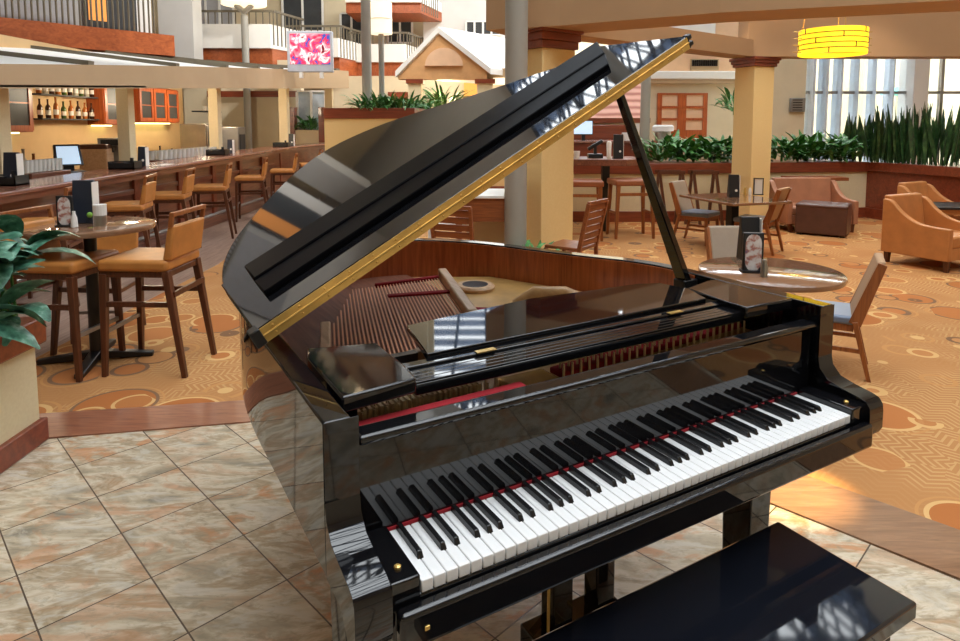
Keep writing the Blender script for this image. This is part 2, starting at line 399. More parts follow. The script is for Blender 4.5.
# sound board and bass side
ip = [q for q in inner if q[1] > .24]
P(MB().prism(ip+[(-.06,.24),(1.28,.24)], .80, .815), 'soundboard', 'sound')
bassp = [q for q in inner if q[1] > .42 and q[0] < .72]
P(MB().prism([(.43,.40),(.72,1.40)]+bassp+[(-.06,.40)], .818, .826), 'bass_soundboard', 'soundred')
P(MB().prism([(.52,.62),(.80,1.50),(.98,1.40),(1.10,1.15),(1.22,.88),(1.27,.62)], .828, .842), 'iron_plate', 'goldplate', bevel=.003)
P(MB().lathe([(.052,0),(.075,0),(.078,.012),(.07,.02),(.052,.02)], 28, (.815,1.25,.842)), 'plate_ring', 'palewood', smooth=True)
P(MB().lathe([(.051,0),(.051,.004)], 24, (.815,1.25,.859)), 'ring_hole_shade', 'blacksatin')  # black disc standing in for the shade inside the ring's hole
P(MB().bar((.55,.80,.885),(.735,1.38,.885),.035,.05), 'plate_brace', 'palewood', bevel=.006)
P(MB().bar((-.035,.41,.888),(.125,.94,.888),.03,.03), 'side_brace', 'palewood', bevel=.005)
P(MB().bar((.10,.52,.895),(.40,.60,.895),.03,.03), 'capo_bar', 'palewood', bevel=.005)
P(MB().tube([(.80,.93,.85),(.86,.90,.895),(.93,.83,.90),(.99,.74,.87)], .03, 10), 'plate_horn', 'sound', smooth=True)
for i in range(38):
    u0 = -.045+i*.0125
    a = Vector((u0+.003, .42, .872)); b = Vector((u0+.30*.93, 1.345, .878))
    if i < 10:                                   # the left strings stop at the curved case
        t = min(1, .42+.065*i); b = a+(b-a)*t
    P(MB().tube([a, b], .0029, 6), 'bass_string', 'copper')
for i in range(26):
    u = .58+i*.024
    P(MB().tube([(u,.62,.862),(u+.07,.93-.0*i,.858)], .0009, 4), 'treble_string', 'steel')
P(MB().box(.44,.74,1.345,1.365,.872,.888), 'hitch_felt', 'felt', bevel=.004)
P(MB().bar((.42,1.18,.884),(.66,1.12,.884),.03,.008), 'string_braid', 'felt', bevel=.003)
P(MB().bar((.60,.95,.866),(1.02,.64,.866),.028,.014), 'treble_felt', 'felt', bevel=.003)
# pin block, tuning pins, damper felt under the desk
P(MB().box(-.05,1.275,.205,.60,.845,.862), 'pin_block', 'goldplate')
P(MB().bar((-.05,.222,.912),(.36,.236,.908),.028,.014), 'front_felt', 'felt', bevel=.004)
P(MB().bar((.52,.33,.874),(1.24,.375,.874),.05,.016), 'under_felt', 'felt', bevel=.004)
P(MB().box(.36,.50,.26,.36,.862,.884), 'plate_boss', 'gold', bevel=.01)
pin = None
for r_ in range(2):
    for i in range(46):
        u = -.02+i*.0272+r_*.012
        if .35 < u < .51: continue
        if pin is None: pin = P(MB().lathe([(.0032,0),(.0032,.03),(.0026,.034),(.0026,.042)], 8), 'tuning_pin', 'pinmetal'); o = pin
        else: o = pin.copy(); COL.objects.link(o)
        o.location = (u, .295+.03*r_+.02*(i/46), .862)
for i in range(30):
    P(MB().box(-.02+i*.0125,-.013+i*.0125,.315,.35,.865,.898), 'damper', 'pinmetal') if i < 26 else None
P(MB().box(-.05,1.28,.185,.205,.80,.915), 'name_rail', 'lac', bevel=.003)
# keybed, arms, key slip
P(MB().box(-.05,1.275,.0,.46,.625,.712), 'keybed', 'lac', bevel=.006)
P(MB().box(-.05,1.275,-.034,-.006,.648,.712), 'key_slip', 'lac', bevel=.009, seg=4)
prof = [(.1295,.98),(.1285,.98),(.134,.86),(.124,.808),(.100,.782),(.060,.772),(.012,.764),(-.006,.758),(-.016,.744),(-.018,.726),(-.018,.680),(-.010,.664),(.02,.664),(.05,.70),(.1295,.70)]
for u0, u1 in ((-.12,-.057),(1.282,1.345)):
    P(MB().extr([(u0,v,z) for v,z in prof], (u1-u0,0,0)), 'arm', 'lac', bevel=.006, seg=3)
for u0, u1, s_ in ((-.056,-.002,1),(1.227,1.281,1)):
    c = P(MB().box(u0,u1,-.004,.150,.70,.750), 'key_block', 'lac', bevel=.004)
    P(MB().lathe([(.006,0),(.006,.004),(.003,.006)], 12, ((u0+u1)/2,.03,.75)), 'screw_knob', 'gold', c)
P(MB().box(-.010,-.001,-.0365,-.034,.676,.684), 'lock_plate', 'gold', bevel=.002)
kw = 1.225/52
wk = bk = None
for i in range(52):
    if wk is None: wk = P(MB().box(.0009,kw-.0009,0,.150,.713,.735), 'white_key', 'ivory', bevel=.0018); o = wk
    else: o = wk.copy(); COL.objects.link(o)
    o.location = (i*kw, 0, 0)
    if i < 51 and (i % 7) in (0,2,3,5,6):
        if bk is None:
            bk = P(MB().hexa([(-.0062,.050,.733),(.0062,.050,.733),(.0062,.150,.733),(-.0062,.150,.733),(-.0046,.057,.7465),(.0046,.057,.7465),(.0046,.150,.7465),(-.0046,.150,.7465)]), 'black_key', 'ebony', bevel=.0016); o = bk
        else: o = bk.copy(); COL.objects.link(o)
        sh = {0:.0, 2:-.002, 3:.002, 5:-.003, 6:0}[i % 7]
        o.location = ((i+1)*kw+sh, 0, 0)
P(MB().box(0,1.225,.1505,.1545,.733,.7395), 'key_felt', 'felt')
P(MB().box(-.056,1.281,.1555,.172,.732,.918), 'fallboard', 'lac', bevel=.002)
P(MB().box(-.056,1.281,.134,.184,.918,.936), 'fallboard_lip', 'lac', bevel=.008, seg=3)
# music desk
P(MB().prism([(-.062,.207),(.096,.222),(.104,.30),(.104,.462),(-.048,.505),(-.062,.44)], .952, .984), 'desk_side_shelf', 'lac', bevel=.005)
P(MB().prism([(1.09,.222),(1.283,.215),(1.283,.49),(1.24,.49),(1.112,.455),(1.09,.30)], .952, .984), 'desk_side_shelf', 'lac', bevel=.005)
for u in (-.045, 1.26):
    P(MB().box(u,u+.02,.23,.46,.86,.952), 'shelf_support', 'lac')
P(MB().box(.10,1.095,.236,.335,.940,.964), 'desk_rail', 'lac', bevel=.003)
P(MB().box(.10,1.095,.306,.334,.9645,.9745), 'desk_rail_back', 'lac', bevel=.003)
for i in range(4):
    P(MB().box(.10,1.095,.2375+i*.0165,.2525+i*.0165,.9645,.9685), 'desk_slat', 'lac', bevel=.0015)
P(MB().prism([(.172,.335),(1.07,.345),(1.113,.445),(1.09,.545),(1.02,.572),(.625,.598),(.216,.545)], .968, .984), 'music_desk', 'lac', bevel=.002)
P(MB().box(.28,.33,.3,.315,.9755,.9775), 'desk_hinge', 'gold'); P(MB().box(.88,.93,.3,.315,.9755,.9775), 'desk_hinge', 'gold')
for a in ((.14,.40),(.16,.50)):
    P(MB().box(a[0]-.03,a[0]+.06,a[1]-.012,a[1]+.012,.90,.93), 'action_bracket', 'blacksatin')
P(MB().box(1.06,1.11,.43,.58,.93,.966), 'desk_bracket', 'blacksatin', bevel=.003)
# lid
A_ = math.radians(28.86); T_ = .032
b0 = Vector((-.152,.5,1.026)); d_ = Vector((math.cos(A_),0,math.sin(A_))); n_ = Vector((-math.sin(A_),0,math.cos(A_)))
e_ = (Vector((0,1,0))+n_*T_).normalized(); n2 = d_.cross(e_).normalized()
LM = Matrix((d_, e_, n2)).transposed().to_4x4(); LM.translation = b0-n2*.022
def LP(mb, name, mat, parent, **k):
    o = mb.build(name, M[mat], parent, **k); return o
pts = smoothpath([(1.482,.20),(1.44,.40),(1.35,.56),(1.22,.73),(1.10,.91),(1.0,1.07),(.88,1.22),(.72,1.32),(.58,1.31),(.44,1.22),(.28,1.055),(.125,.85),(.042,.66),(.004,.46),(0,.25)], 4)
lid = MB().prism([(0,0),(1.482,0)]+[(p.x,p.y) for p in pts], 0, .019)
lo = LP(lid, 'lid', 'lac', piano, bevel=.004); lo.matrix_local = LM
def LC(mb, name, mat, **k): return mb.build(name, M[mat], lo, **k)
LC(MB().box(.002,1.480,.0,.42,.0205,.0395), 'lid_flap', 'lac', bevel=.003)
LC(MB().prism([(.068,.135),(1.275,.145),(1.36,.245),(.07,.245)], .040, .056), 'flap_board', 'blackmatte', bevel=.003)
LC(MB().prism([(.07,.2455),(1.36,.2455),(1.475,.40),(.075,.385)], .040, .061), 'flap_board', 'blackmatte', bevel=.005)
for z0, z1 in ((.002,.0185),(.0215,.038)):
    h = MB().box(.012,1.470,-.0022,-.0002,z0,z1)
    for i in range(22): h.ball((.04+i*.0665,-.0024,(z0+z1)/2),.0028,6)
    LC(h, 'hinge_leaf', 'gold')
LC(MB().tube([(.012,-.003,.020),(1.47,-.003,.020)], .0026, 8), 'hinge_pin', 'gold', smooth=True)
for z in (.005,.026): LC(MB().box(1.471,1.492,-.003,.02,z,z+.016), 'lid_bumper', 'blacksatin', bevel=.004)
LC(MB().box(-.012,.012,-.004,.03,.0,.04), 'lid_corner_hinge', 'blacksatin', bevel=.003)
# prop stick
P(MB().bar((1.262,.60,.955),(.932,.58,1.585),.046,.028,w2=.026,d2=.018), 'lid_prop', 'lac', bevel=.004)
P(MB().box(1.235,1.30,.575,.625,.935,.965), 'prop_bracket', 'blacksatin', bevel=.004)
P(MB().box(1.09,1.115,1.24,1.262,.95,.978), 'lid_stop', 'greymetal')
# legs
for u, v in ((-.015,.26),(1.172,.26),(.40,1.42)):
    lg = P(MB().tbox((u,v),.10,.11,.09,.70,.82), 'leg', 'lac', bevel=.006)
    P(MB().lathe([(.03,0),(.034,.03),(.03,.055),(.02,.09)], 16, (u,v,0)), 'caster', 'gold', lg, smooth=True)
ly = P(MB().box(.45,.73,.26,.38,.12,.205), 'pedal_lyre', 'lac', bevel=.006)
for u in (.495,.635): P(MB().box(u,u+.062,.295,.35,.205,.63), 'lyre_post', 'lac', ly, bevel=.005)
P(MB().bar((.59,.36,.16),(.59,.72,.68),.016,.016), 'lyre_brace', 'gold', ly)
for u in (.52,.59,.66): P(MB().box(u-.012,u+.012,.15,.27,.135,.147), 'pedal', 'gold', ly, bevel=.004)
P(MB().tube([(.468,.28,.20),(.468,.28,.63)], .004, 6), 'pedal_rod', 'gold', ly)
# bench
bench = thing('piano_bench', 'black glossy piano bench in front of the keyboard', 'bench', (-.0959,.9952,0), TH)
P(MB().box(.08,.995,-.285,.036,.462,.50), 'seat', 'benchlac', bench, bevel=.006)
P(MB().box(.12,.96,-.255,.006,.40,.462), 'apron', 'lac', bench, bevel=.003)
for u in (.145,.92):
    for v in (-.23,-.02): P(MB().tbox((u,v),.05,.05,0,.40,.8), 'leg', 'lac', bench, bevel=.004)
# ================================================================== SETTING
def quad(pts, z): return MB().prism([(p[0],p[1]) for p in pts], z-.02, z)
st('floor', MB().box(-14,14,-8,24,-.06,0), M['tile'])
J0 = (.2,3.345)
st('floor_carpet', quad([(-2.85,3.06),(-2.28,3.19),J0,(1.39,2.60),(2.6,1.42),(14,-8),(14,24),(-2.95,24),(-2.95,8),(-2.80,6.8)], .004), M['carpet'])
st('trim_1', quad([(-3.2,2.72),(-2.08,2.93),(.2,3.36),(.32,3.62),(-2.28,3.19),(-3.2,3.02)], .0065), M['strip1'])
st('trim_2', quad([(.2,3.36),(1.14,2.41),(6,-2.4),(6.25,-2.2),(1.39,2.60),(.32,3.62)], .007), M['strip2'])
st('floor_planks', quad([(-14,2.95),(-2.85,3.06),(-2.80,6.8),(-2.95,8),(-2.95,24),(-14,24)], .003), M['planks'])
# far walls
st('wall_back', MB().box(-13,-1.6,22,22.3,0,9.5).box(-1.6,13,22,22.3,0,6.0), M['wall'])
st('wall_left', MB().box(-13.3,-13,-8,22,0,9.5), M['wall'])
st('wall_right', MB().box(13,13.3,-8,22,0,9.5), M['wall'])
st('wall_front', MB().box(-13,13,-8.3,-8,0,9.5), M['wall'])
# skylight roof: open frame of steel bars with solid margins
cm = MB()
cm.box(-13,13,-8,-3,9.5,9.7).box(-13,-2.2,-3,40,9.5,9.7).box(8,13,-3,40,9.5,9.7)
st('ceiling', cm, M['wall2'])
sb = MB()
for i in range(9): sb.box(-2.2+i*1.25-.05,-2.2+i*1.25+.05,-3,40,9.2,9.5)
for j in range(33): sb.box(-2.2,8,-3+j*1.3-.05,-3+j*1.3+.05,9.15,9.45)
rs = random.Random(11)
for i in range(-30,62):
    for s2 in (-1,1):
        x0_ = i*.23+rs.uniform(-.10,.10)
        for j in range(14):
            ya_, yb_ = 4+j*1.2, 4+(j+1)*1.2
            xa_, xb_ = x0_+s2*(ya_-12)*.32+rs.uniform(-.10,.10), x0_+s2*(yb_-12)*.32
            if -2.2 < min(xa_,xb_) and max(xa_,xb_) < 8: sb.bar((xa_,ya_,9.22+.05*s2),(xb_,yb_,9.22+.05*s2),.05,.06)
st('ceiling_skylight_bars', sb, M['skybar'])
# ---- main pillar, beams
def pillar(name, label, c, s, rz, z1, cap, capz):
    r = thing(name, label, 'pillar', (c[0],c[1],0), rz); r['kind'] = 'structure'
    MB().box(-s/2,s/2,-s/2,s/2,0,z1).build('shaft', M['yellow'], r, bevel=.008)
    mb = MB(); h = (capz-z1)/3
    for i in range(3): g = s/2+.025+.018*i; mb.box(-g,g,-g,g,z1+h*i,z1+h*(i+1))
    mb.build('capital', M['redwood'], r, bevel=.006)
    g = s/2+.025; MB().box(-g,g,-g,g,0,.16).build('plinth', M['redwood'], r, bevel=.006)
    return r
pc = at(549,140,6.5)
pillar('pillar', 'thick yellow square pillar with brown capital beside the grey pole', (pc.x-.02,6.5+.33), .45, .62, at(549,47,6.5).z, 0, at(549,27,6.5).z+.04)
pc2 = at(765.5,140,9.1)
pillar('pillar', 'yellow square pillar behind the square dining table', (pc2.x-.10,9.1+.22), .37, .40, at(765,66,9.1).z, 0, at(765,58,9.1).z+.02)
bA = [fl(486,30,2.45),fl(560,25.5,2.45),fl(720,12.5,2.45),fl(960,0,2.45)]
bm = [(p.x,p.y) for p in bA]; dx = Vector((bm[-1][0]-bm[-2][0], bm[-1][1]-bm[-2][1]))*.8
bm.append((bm[-1][0]+dx.x, bm[-1][1]+dx.y))
bk_ = [(x+.28,y+.52) for x,y in bm]
st('trim_3', MB().ribbon(bm, bk_, 2.45, 3.3), M['beam'])
q0 = (1.05,6.95); q1 = (pc2.x-.05,9.2)
st('trim_4', MB().prism([q0,q1,(q1[0]-.1,q1[1]+.35),(q0[0]-.2,q0[1]+.3)], 2.44, 2.67), M['beam'])
st('trim_5', MB().box(pc2.x-.32,10.5,9.05,9.4,2.44,3.4), M['beam'])
# round grey pole
gp = at(516,120,6.0)
o = MB().lathe([(.105,0),(.105,5)], 28).build('pole', M['greypole'], smooth=True); o.location = (gp.x,6.0,0)
tag(o, 'tall round grey pole standing against the thick yellow pillar', 'pole')
def pole(px, Y, w, z1, label, name='pole'):
    p = at(px,120,Y); o = MB().lathe([(w/2,0),(w/2,z1)], 16).build(name, M['greypole'], smooth=True); o.location = (p.x,Y,0); return tag(o, label, 'pole')
pole(645,10.8,.16,2.3,'slim grey post beside the planter wall, right of the cup-laden high table')
pole(367.5,12.6,.19,5,'tall grey pole rising from the fern planter, left of the lamp post')
# ---- bar
def bz(x, y): return .95+(min(y,14)-5.1)*.0137
bar = thing('bar_counter', 'long dark wood bar counter with panelled front and foot rail', 'bar', (0,0,0))
bp = [Vector(p) for p in ((-3.83,3.4),(-3.83,8),(-3.83,12.5),(-3.72,14.0),(-3.5,15.0),(-3.2,15.7))]
bp = smoothpath(bp, 4); bq = offs(bp, .55)
L2 = lambda a: [(p.x,p.y) for p in a]
MB().ribbon(L2(bp), L2(bq), lambda x,y: bz(x,y)-.045, bz).build('counter_top', M['bar_top'], bar, bevel=.012)
MB().ribbon(L2(offs(bp,.03)), L2(offs(bp,.10)), lambda x,y: bz(x,y)-.10, lambda x,y: bz(x,y)-.045).build('counter_moulding', M['bar_wood'], bar)
MB().ribbon(L2(offs(bp,.20)), L2(offs(bp,.34)), .12, lambda x,y: bz(x,y)-.05).build('front_panel', M['bar_wood'], bar)
MB().ribbon(L2(offs(bp,.12)), L2(offs(bp,.30)), 0, .13).build('plinth', M['bar_wood'], bar, bevel=.006)
for y in (4.2,5.3,6.4,7.5,8.6,9.7,10.8,11.9,13):
    MB().box(-4.05,-4.0,y-.06,y+.06,.12,bz(0,y)-.06).build('panel_stile', M['redwood'], bar, bevel=.005)
for z in (.30,.72):
    MB().box(-4.05,-4.01,3.5,12.6,z-.03,z+.03).build('panel_rail', M['bar_wood'], bar, bevel=.005)
MB().tube([(-3.86,3.5,.2),(-3.86,12.6,.2)], .022, 8).build('foot_rail', M['greymetal'], bar, smooth=True)
ib = MB().box(-5.9,-4.75,4.2,13.6,.80,.86).build('top', M['bar_wood'], None, bevel=.006)
ib.name = 'back_counter'; tag(ib, 'lower wooden work counter behind the bar under the shelves', 'counter')
MB().box(-5.88,-4.9,4.25,13.55,0,.80).build('cabinet_front', M['bar_wood'], ib)
# ---- bar canopy on square columns
cb_ = [Vector(p) for p in ((-4.1,4.0),(-4.1,8),(-4.1,11.5),(-3.85,13.6),(-3.05,15.2))]
cb_ = smoothpath(cb_, 4); zb = lambda x,y: H+37*y/F; zt = lambda x,y: H+(61-(y-5.5)*.68 if y < 15 else 54)*y/F
canopy = thing('bar_canopy', 'beige canopy with white ribbed roof panels above the bar', 'canopy', (0,0,0))
MB().ribbon(L2(cb_), L2(offs(cb_,.10)), zb, zt).build('fascia', M['fascia'], canopy)
bkp = [p+Vector((-2.0,1.2 if p.y > 13 else 0)) for p in cb_]
def roofz(p, q, t): return zt(p.x,p.y)*(1-t)+(H+(.150-.0036*q.y)*q.y)*t
rv = MB(); vs = []
for p, q in zip(cb_, bkp):
    vs += [(p.x-.02,p.y,zt(p.x,p.y)-.01),(q.x,q.y,roofz(p,q,1)),(q.x,q.y,roofz(p,q,1)-.06),(p.x-.02,p.y,zt(p.x,p.y)-.07)]
nn = len(cb_)
rv.add(vs, [(4*i+k_,4*i+(k_+1)%4,4*i+4+(k_+1)%4,4*i+4+k_) for i in range(nn-1) for k_ in range(4)]+[(0,1,2,3),(4*nn-4,4*nn-3,4*nn-2,4*nn-1)])
rv.build('roof_panel', M['whitepanel'], canopy)
for i in range(1, nn-1, 2):
    p, q = cb_[i], bkp[i]
    MB().bar((p.x-.03,p.y,roofz(p,q,0)+.015),(q.x,q.y,roofz(p,q,1)+.015),.10,.05).build('roof_rib', M['rail'], canopy)
ca = MB(); vs = []
for p, q in zip(cb_, bkp): vs += [(p.x,p.y,zb(p.x,p.y)+.03),(q.x,q.y,zb(q.x,q.y)+.03)]
ca.add(vs, [(2*i,2*i+1,2*i+3,2*i+2) for i in range(nn-1)]); so = ca.build('soffit', M['fascia'], canopy)
so.modifiers.new('t','SOLIDIFY').thickness = .02
for i, (px, X, w) in enumerate(((-2,-4.48,.15),(127,-4.48,.15),(216,-4.48,.16),(285,-4.15,.18),(330,-3.55,.17))):
    p = ax(px,140,X); y = p.y
    o = MB().box(-w/2,w/2,-w/2,w/2,bz(0,y)+.001 if i > 2 else 0,zb(0,y)+.03).build('shaft', M['stucco'], canopy, bevel=.004); o.name = 'column'; o.location = (X,y,0)
# ---- back bar wall, cabinets, shelves
st('wall_bar', MB().box(-6.6,-6.4,4,14,0,2.7), M['barwall'])
wb = -6.4
def cab(px0, px1, y0, y1, label, nd):
    a = ax(px0,y0,wb+.30); b = ax(px1,y1,wb+.30); z1, z0 = max(a.z,2.2), b.z
    r = thing('wall_cabinet', label, 'cabinet', (wb,0,0))
    MB().box(0,.28,a.y,b.y,z0,z1).build('body', M['cherry_cab'], r, bevel=.004)
    w = (b.y-a.y)/nd
    for i in range(nd):
        ya, yb = a.y+i*w+.012, a.y+(i+1)*w-.012
        d = MB().box(.282,.30,ya,yb,z0+.02,z0+.09).box(.282,.30,ya,yb,z1-.09,z1-.02).box(.282,.30,ya,ya+.07,z0+.09,z1-.09).box(.282,.30,yb-.07,yb,z0+.09,z1-.09).build('door', M['cherry_cab'], r)
        MB().box(.284,.288,ya+.07,yb-.07,z0+.09,z1-.09).build('door_pane', M['darkglass'], d)
        MB().box(.282,.298,ya+.07,yb-.07,(z0+z1)/2-.02,(z0+z1)/2+.0).build('shelf_edge', M['cherry_cab'], d)
    return r, a.y, b.y, z0
c1_ = cab(4,35,90,132,'glass-doored cherry cabinet at the left end of the bottle shelves',1)
c2_ = cab(104,124,90,125,'cherry cabinet between the bottle shelves and the column',1)
c3_ = cab(139,180,90,123,'wide cherry cabinet with glass doors right of the second column',3)
for c_ in (c1_, c2_, c3_): MB().box(.03,.12,c_[1]+.05,c_[2]-.05,c_[3]-.021,c_[3]-.001).build('light_strip', M['underlight'], c_[0])
ya, yb = ax(37,118,wb+.12).y, ax(103,118,wb+.12).y
shz = []
for (pyl, pyr, lab) in ((97,95,'upper'),(121,117,'lower')):
    z = (ax(37,pyl,wb+.12).z+ax(103,pyr,wb+.12).z)/2; shz.append(z)
    o = MB().box(wb,wb+.2,ya,yb,z-.02,z).build('glass_shelf', M['darkglass'], bevel=.002); tag(o, lab+' bottle shelf on the back wall of the bar', 'shelf')
def bottle_mb(h, r): return MB().lathe([(r*.9,0),(r,.01),(r,h*.55),(r*.85,h*.63),(r*.36,h*.74),(r*.34,h*.96),(r*.4,h*.97),(r*.4,h)], 10)
bms = ['bottle_dark','bottle_green','bottle_amber','bottle_clear']
bproto = {}
def bottle(loc, m, h, label, grp):
    key = (m, round(h,2))
    if key not in bproto:
        o = bottle_mb(h,.035).build('bottle', M[m], smooth=True); bproto[key] = o
        MB().lathe([(.0357,h*.18),(.0357,h*.42)], 10).build('bottle_label', M['paper'], o)
        o.location = loc; tag(o, label, 'bottle', grp)
    else: dup(bproto[key], label, loc, 0, grp)
for s_, z in enumerate(shz):
    for i in range(11 if s_ == 0 else 9):
        nb = 11 if s_ == 0 else 9
        m = random.choice(bms); h = .26+.02*random.randint(0,3)
        cn = {'bottle_dark':'dark brown','bottle_green':'green','bottle_amber':'amber','bottle_clear':'pale'}[m]
        sh = 'upper' if s_ == 0 else 'lower'
        bottle((wb+.10, ya+.1+(yb-ya-.2)*i/(nb-1), z), m, h, cn+' liquor bottle on the '+sh+' bar shelf', cn+' bottles on the '+sh+' bar shelf')
# ---- things on and behind the bar
def on_bar(px, X=-4.15): y = ax(px,160,X).y; return (X, y, bz(X,y))
def menu(loc, w, h, label, rz=0, cover='navy', mark=True):
    r = thing('menu_holder', label, 'menu', loc, rz)
    MB().hexa([(-w/2,-.045,0),(w/2,-.045,0),(w/2,.045,0),(-w/2,.045,0),(-w/2,-.012,h),(w/2,-.012,h),(w/2,.012,h),(-w/2,.012,h)]).build('cover', M[cover], r, bevel=.003)
    MB().box(w/2+.001,w/2+.006,-.04,.04,0,h*.96).build('page', M['paper'], r)
    if mark: MB().lathe([(.001,0),(.016,.0005),(.016,.001)], 10, (0,0,0)).build('emblem', M['paper'], r).matrix_local = Matrix.Translation((.02,-.040,h*.3)) @ Matrix.Rotation(PI/2-.12,4,'X')
    return r
menu(on_bar(12), .13, .29, 'dark blue menu holder on the bar, nearest the left edge')
menu(on_bar(143), .10, .24, 'dark blue menu holder on the bar beside the second column')
menu(on_bar(231), .09, .23, 'dark blue menu holder on the bar beside the third column')
menu(on_bar(292,-3.95), .11, .25, 'grey-black menu holder on the bar beside the fourth column', cover='black')
def caddy(loc, label):
    r = thing('napkin_caddy', label, 'caddy', loc)
    MB().box(-.15,.15,-.09,.09,0,.015).box(-.15,-.14,-.09,.09,0,.09).box(.14,.15,-.09,.09,0,.09).box(-.15,.15,.08,.09,0,.09).box(-.15,.15,-.09,-.08,0,.07).build('tray', M['blacksatin'], r)
    MB().box(-.12,.02,-.06,.06,.016,.08).build('napkins', M['black'], r, bevel=.003)
    MB().lathe([(.02,.016),(.02,.13)], 8, (.08,0,0)).build('stirrers', M['black'], r)
    return r
caddy(on_bar(125,-4.12), 'black caddy tray on the bar in front of the second column')
caddy(on_bar(4,-4.2), 'black caddy tray on the bar at the far left edge')
caddy(on_bar(218,-4.15), 'black caddy tray on the bar in front of the third column')
caddy(on_bar(282,-4.0), 'black caddy tray on the bar in front of the fourth column')
o = MB().hexa([(-.06,-.18,0),(.06,-.18,0),(.06,.18,0),(-.06,.18,0),(-.06,-.18,.006),(.06,-.18,.006),(.06,.18,.006),(-.06,.18,.006)]).build('paper_sheet', M['paper']); o.location = Vector(on_bar(163,-3.98)); tag(o, 'white sheet of paper lying on the bar top', 'paper')
p = ax(76,150,-4.75)
r = thing('point_of_sale_terminal', 'dark till terminal with tilted blue screen behind the bar', 'till', (-4.85,p.y,.86), .75, sc=.78)
MB().box(-.20,.20,-.18,.18,0,.12).build('cash_drawer', M['greymetal'], r, bevel=.004)
MB().box(-.07,.07,-.05,.08,.12,.22).build('stand', M['black'], r, bevel=.01)
s_ = MB().hexa([(-.19,-.09,.20),(.19,-.09,.20),(.19,-.02,.20),(-.19,-.02,.20),(-.17,.06,.52),(.17,.06,.52),(.17,.12,.50),(-.17,.12,.50)]).build('monitor', M['black'], r, bevel=.01)
MB().hexa([(-.15,-.093,.225),(.15,-.093,.225),(.15,-.085,.225),(-.15,-.085,.225),(-.14,.04,.49),(.14,.04,.49),(.14,.05,.49),(-.14,.05,.49)]).build('screen', M['screen'], s_)
p = ax(96,140,-5.3)
r = thing('wooden_box', 'brown domed wooden box on the back counter', 'box', (-5.3,p.y,.86), .3)
MB().box(-.17,.17,-.2,.2,0,.36).build('body', M['palewood'], r, bevel=.02)
MB().box(-.175,.175,-.205,.205,.30,.37).build('lid', M['walnut'], r, bevel=.02)
p = ax(113,140,-5.2)
r = thing('coffee_machine', 'grey steel coffee machine on the back counter beside the second column', 'coffee machine', (-5.2,p.y,.86), .3)
MB().box(-.16,.16,-.16,.16,0,.06).box(-.16,.16,0,.16,.06,.42).box(-.16,.16,-.16,.16,.34,.45).build('body', M['greymetal'], r, bevel=.008)
MB().box(-.12,.12,-.17,-.155,.35,.43).build('panel', M['black'], r)
MB().lathe([(.03,.25),(.03,.34)], 10, (0,-.08,0)).build('spout', M['black'], r)
p = ax(202,140,-5.5)
r = thing('refrigerator', 'stainless steel upright cooler left of the third column', 'refrigerator', (-5.5,p.y,.86), 0)
MB().box(-.25,.25,-.4,.4,0,.66).build('body', M['steel'], r, bevel=.01)
d = MB().box(.252,.28,-.38,.38,.03,.63).build('door', M['steel'], r, bevel=.008); MB().box(.29,.31,-.34,-.31,.15,.55).build('handle', M['greymetal'], d)
p = ax(232,130,-5.0)
r = thing('ice_dispenser', 'grey beverage dispenser right of the third column', 'dispenser', (-5.0,p.y,.86), 0)
MB().box(-.2,.2,-.2,.2,0,.6).build('body', M['greymetal'], r, bevel=.01); MB().box(.2,.21,-.14,.14,.15,.45).build('window', M['darkglass'], r); MB().box(.2,.26,-.12,.12,.06,.1).build('tray', M['black'], r)
# wall shelf with cups
p = ax(207,107,-6.2)
o = MB().box(-6.4,-6.05,p.y-.35,p.y+.45,p.y*0+ax(207,111,-6.2).z-.03,ax(207,111,-6.2).z).build('wall_shelf', M['black']); tag(o, 'small dark shelf on the bar wall left of the third column', 'shelf')
cup = None
for i in range(5):
    loc = (-6.15, p.y-.25+i*.13, ax(207,111,-6.2).z)
    if cup is None:
        cup = MB().lathe([(.03,0),(.045,.10),(.04,.10),(.028,.01)], 10).build('cup', M['paper'], smooth=True); cup.location = loc; tag(cup, 'white cup on the small dark wall shelf', 'cup', 'cups on the small wall shelf')
    else: dup(cup, loc=loc)
gp_ = None
gl = [(-4.62,5.6+.0+.14*(i//2)+.02*(i%2),.86+.0) for i in range(0)]
def glasses(px0, px1, X, n, rows, lab, grp):
    global gp_
    y0, y1 = ax(px0,150,X).y, ax(px1,150,X).y
    r = thing('glass_rack', 'shelf rack of clear glasses '+lab, 'rack', (X,(y0+y1)/2,.86))
    MB().box(-.12,.12*rows,-(y1-y0)/2-.05,(y1-y0)/2+.05,0,.14).build('tray', M['bar_wood'], r, bevel=.004)
    for j in range(rows):
        for i in range(n):
            loc = (X+.02+j*.12, y0+(y1-y0)*i/(n-1), 1.001)
            if gp_ is None:
                gp_ = MB().lathe([(.028,0),(.034,.005),(.038,.13),(.036,.13),(.031,.012),(.001,.012)], 10).build('drinking_glass', M['paper2'], smooth=True); gp_.location = loc
                tag(gp_, 'clear upturned glass in the rack '+lab, 'glass', grp)
            else: dup(gp_, 'clear upturned glass in the rack '+lab, loc, 0, grp)
M['paper2'] = flat('frosted_glassware', S(214,216,212), .1, spec=.8)
glasses(150,206,-4.62,14,2,'right of the second column','glasses in the rack right of the second column')
glasses(22,56,-4.62,9,1,'left of the till','glasses in the rack left of the till')
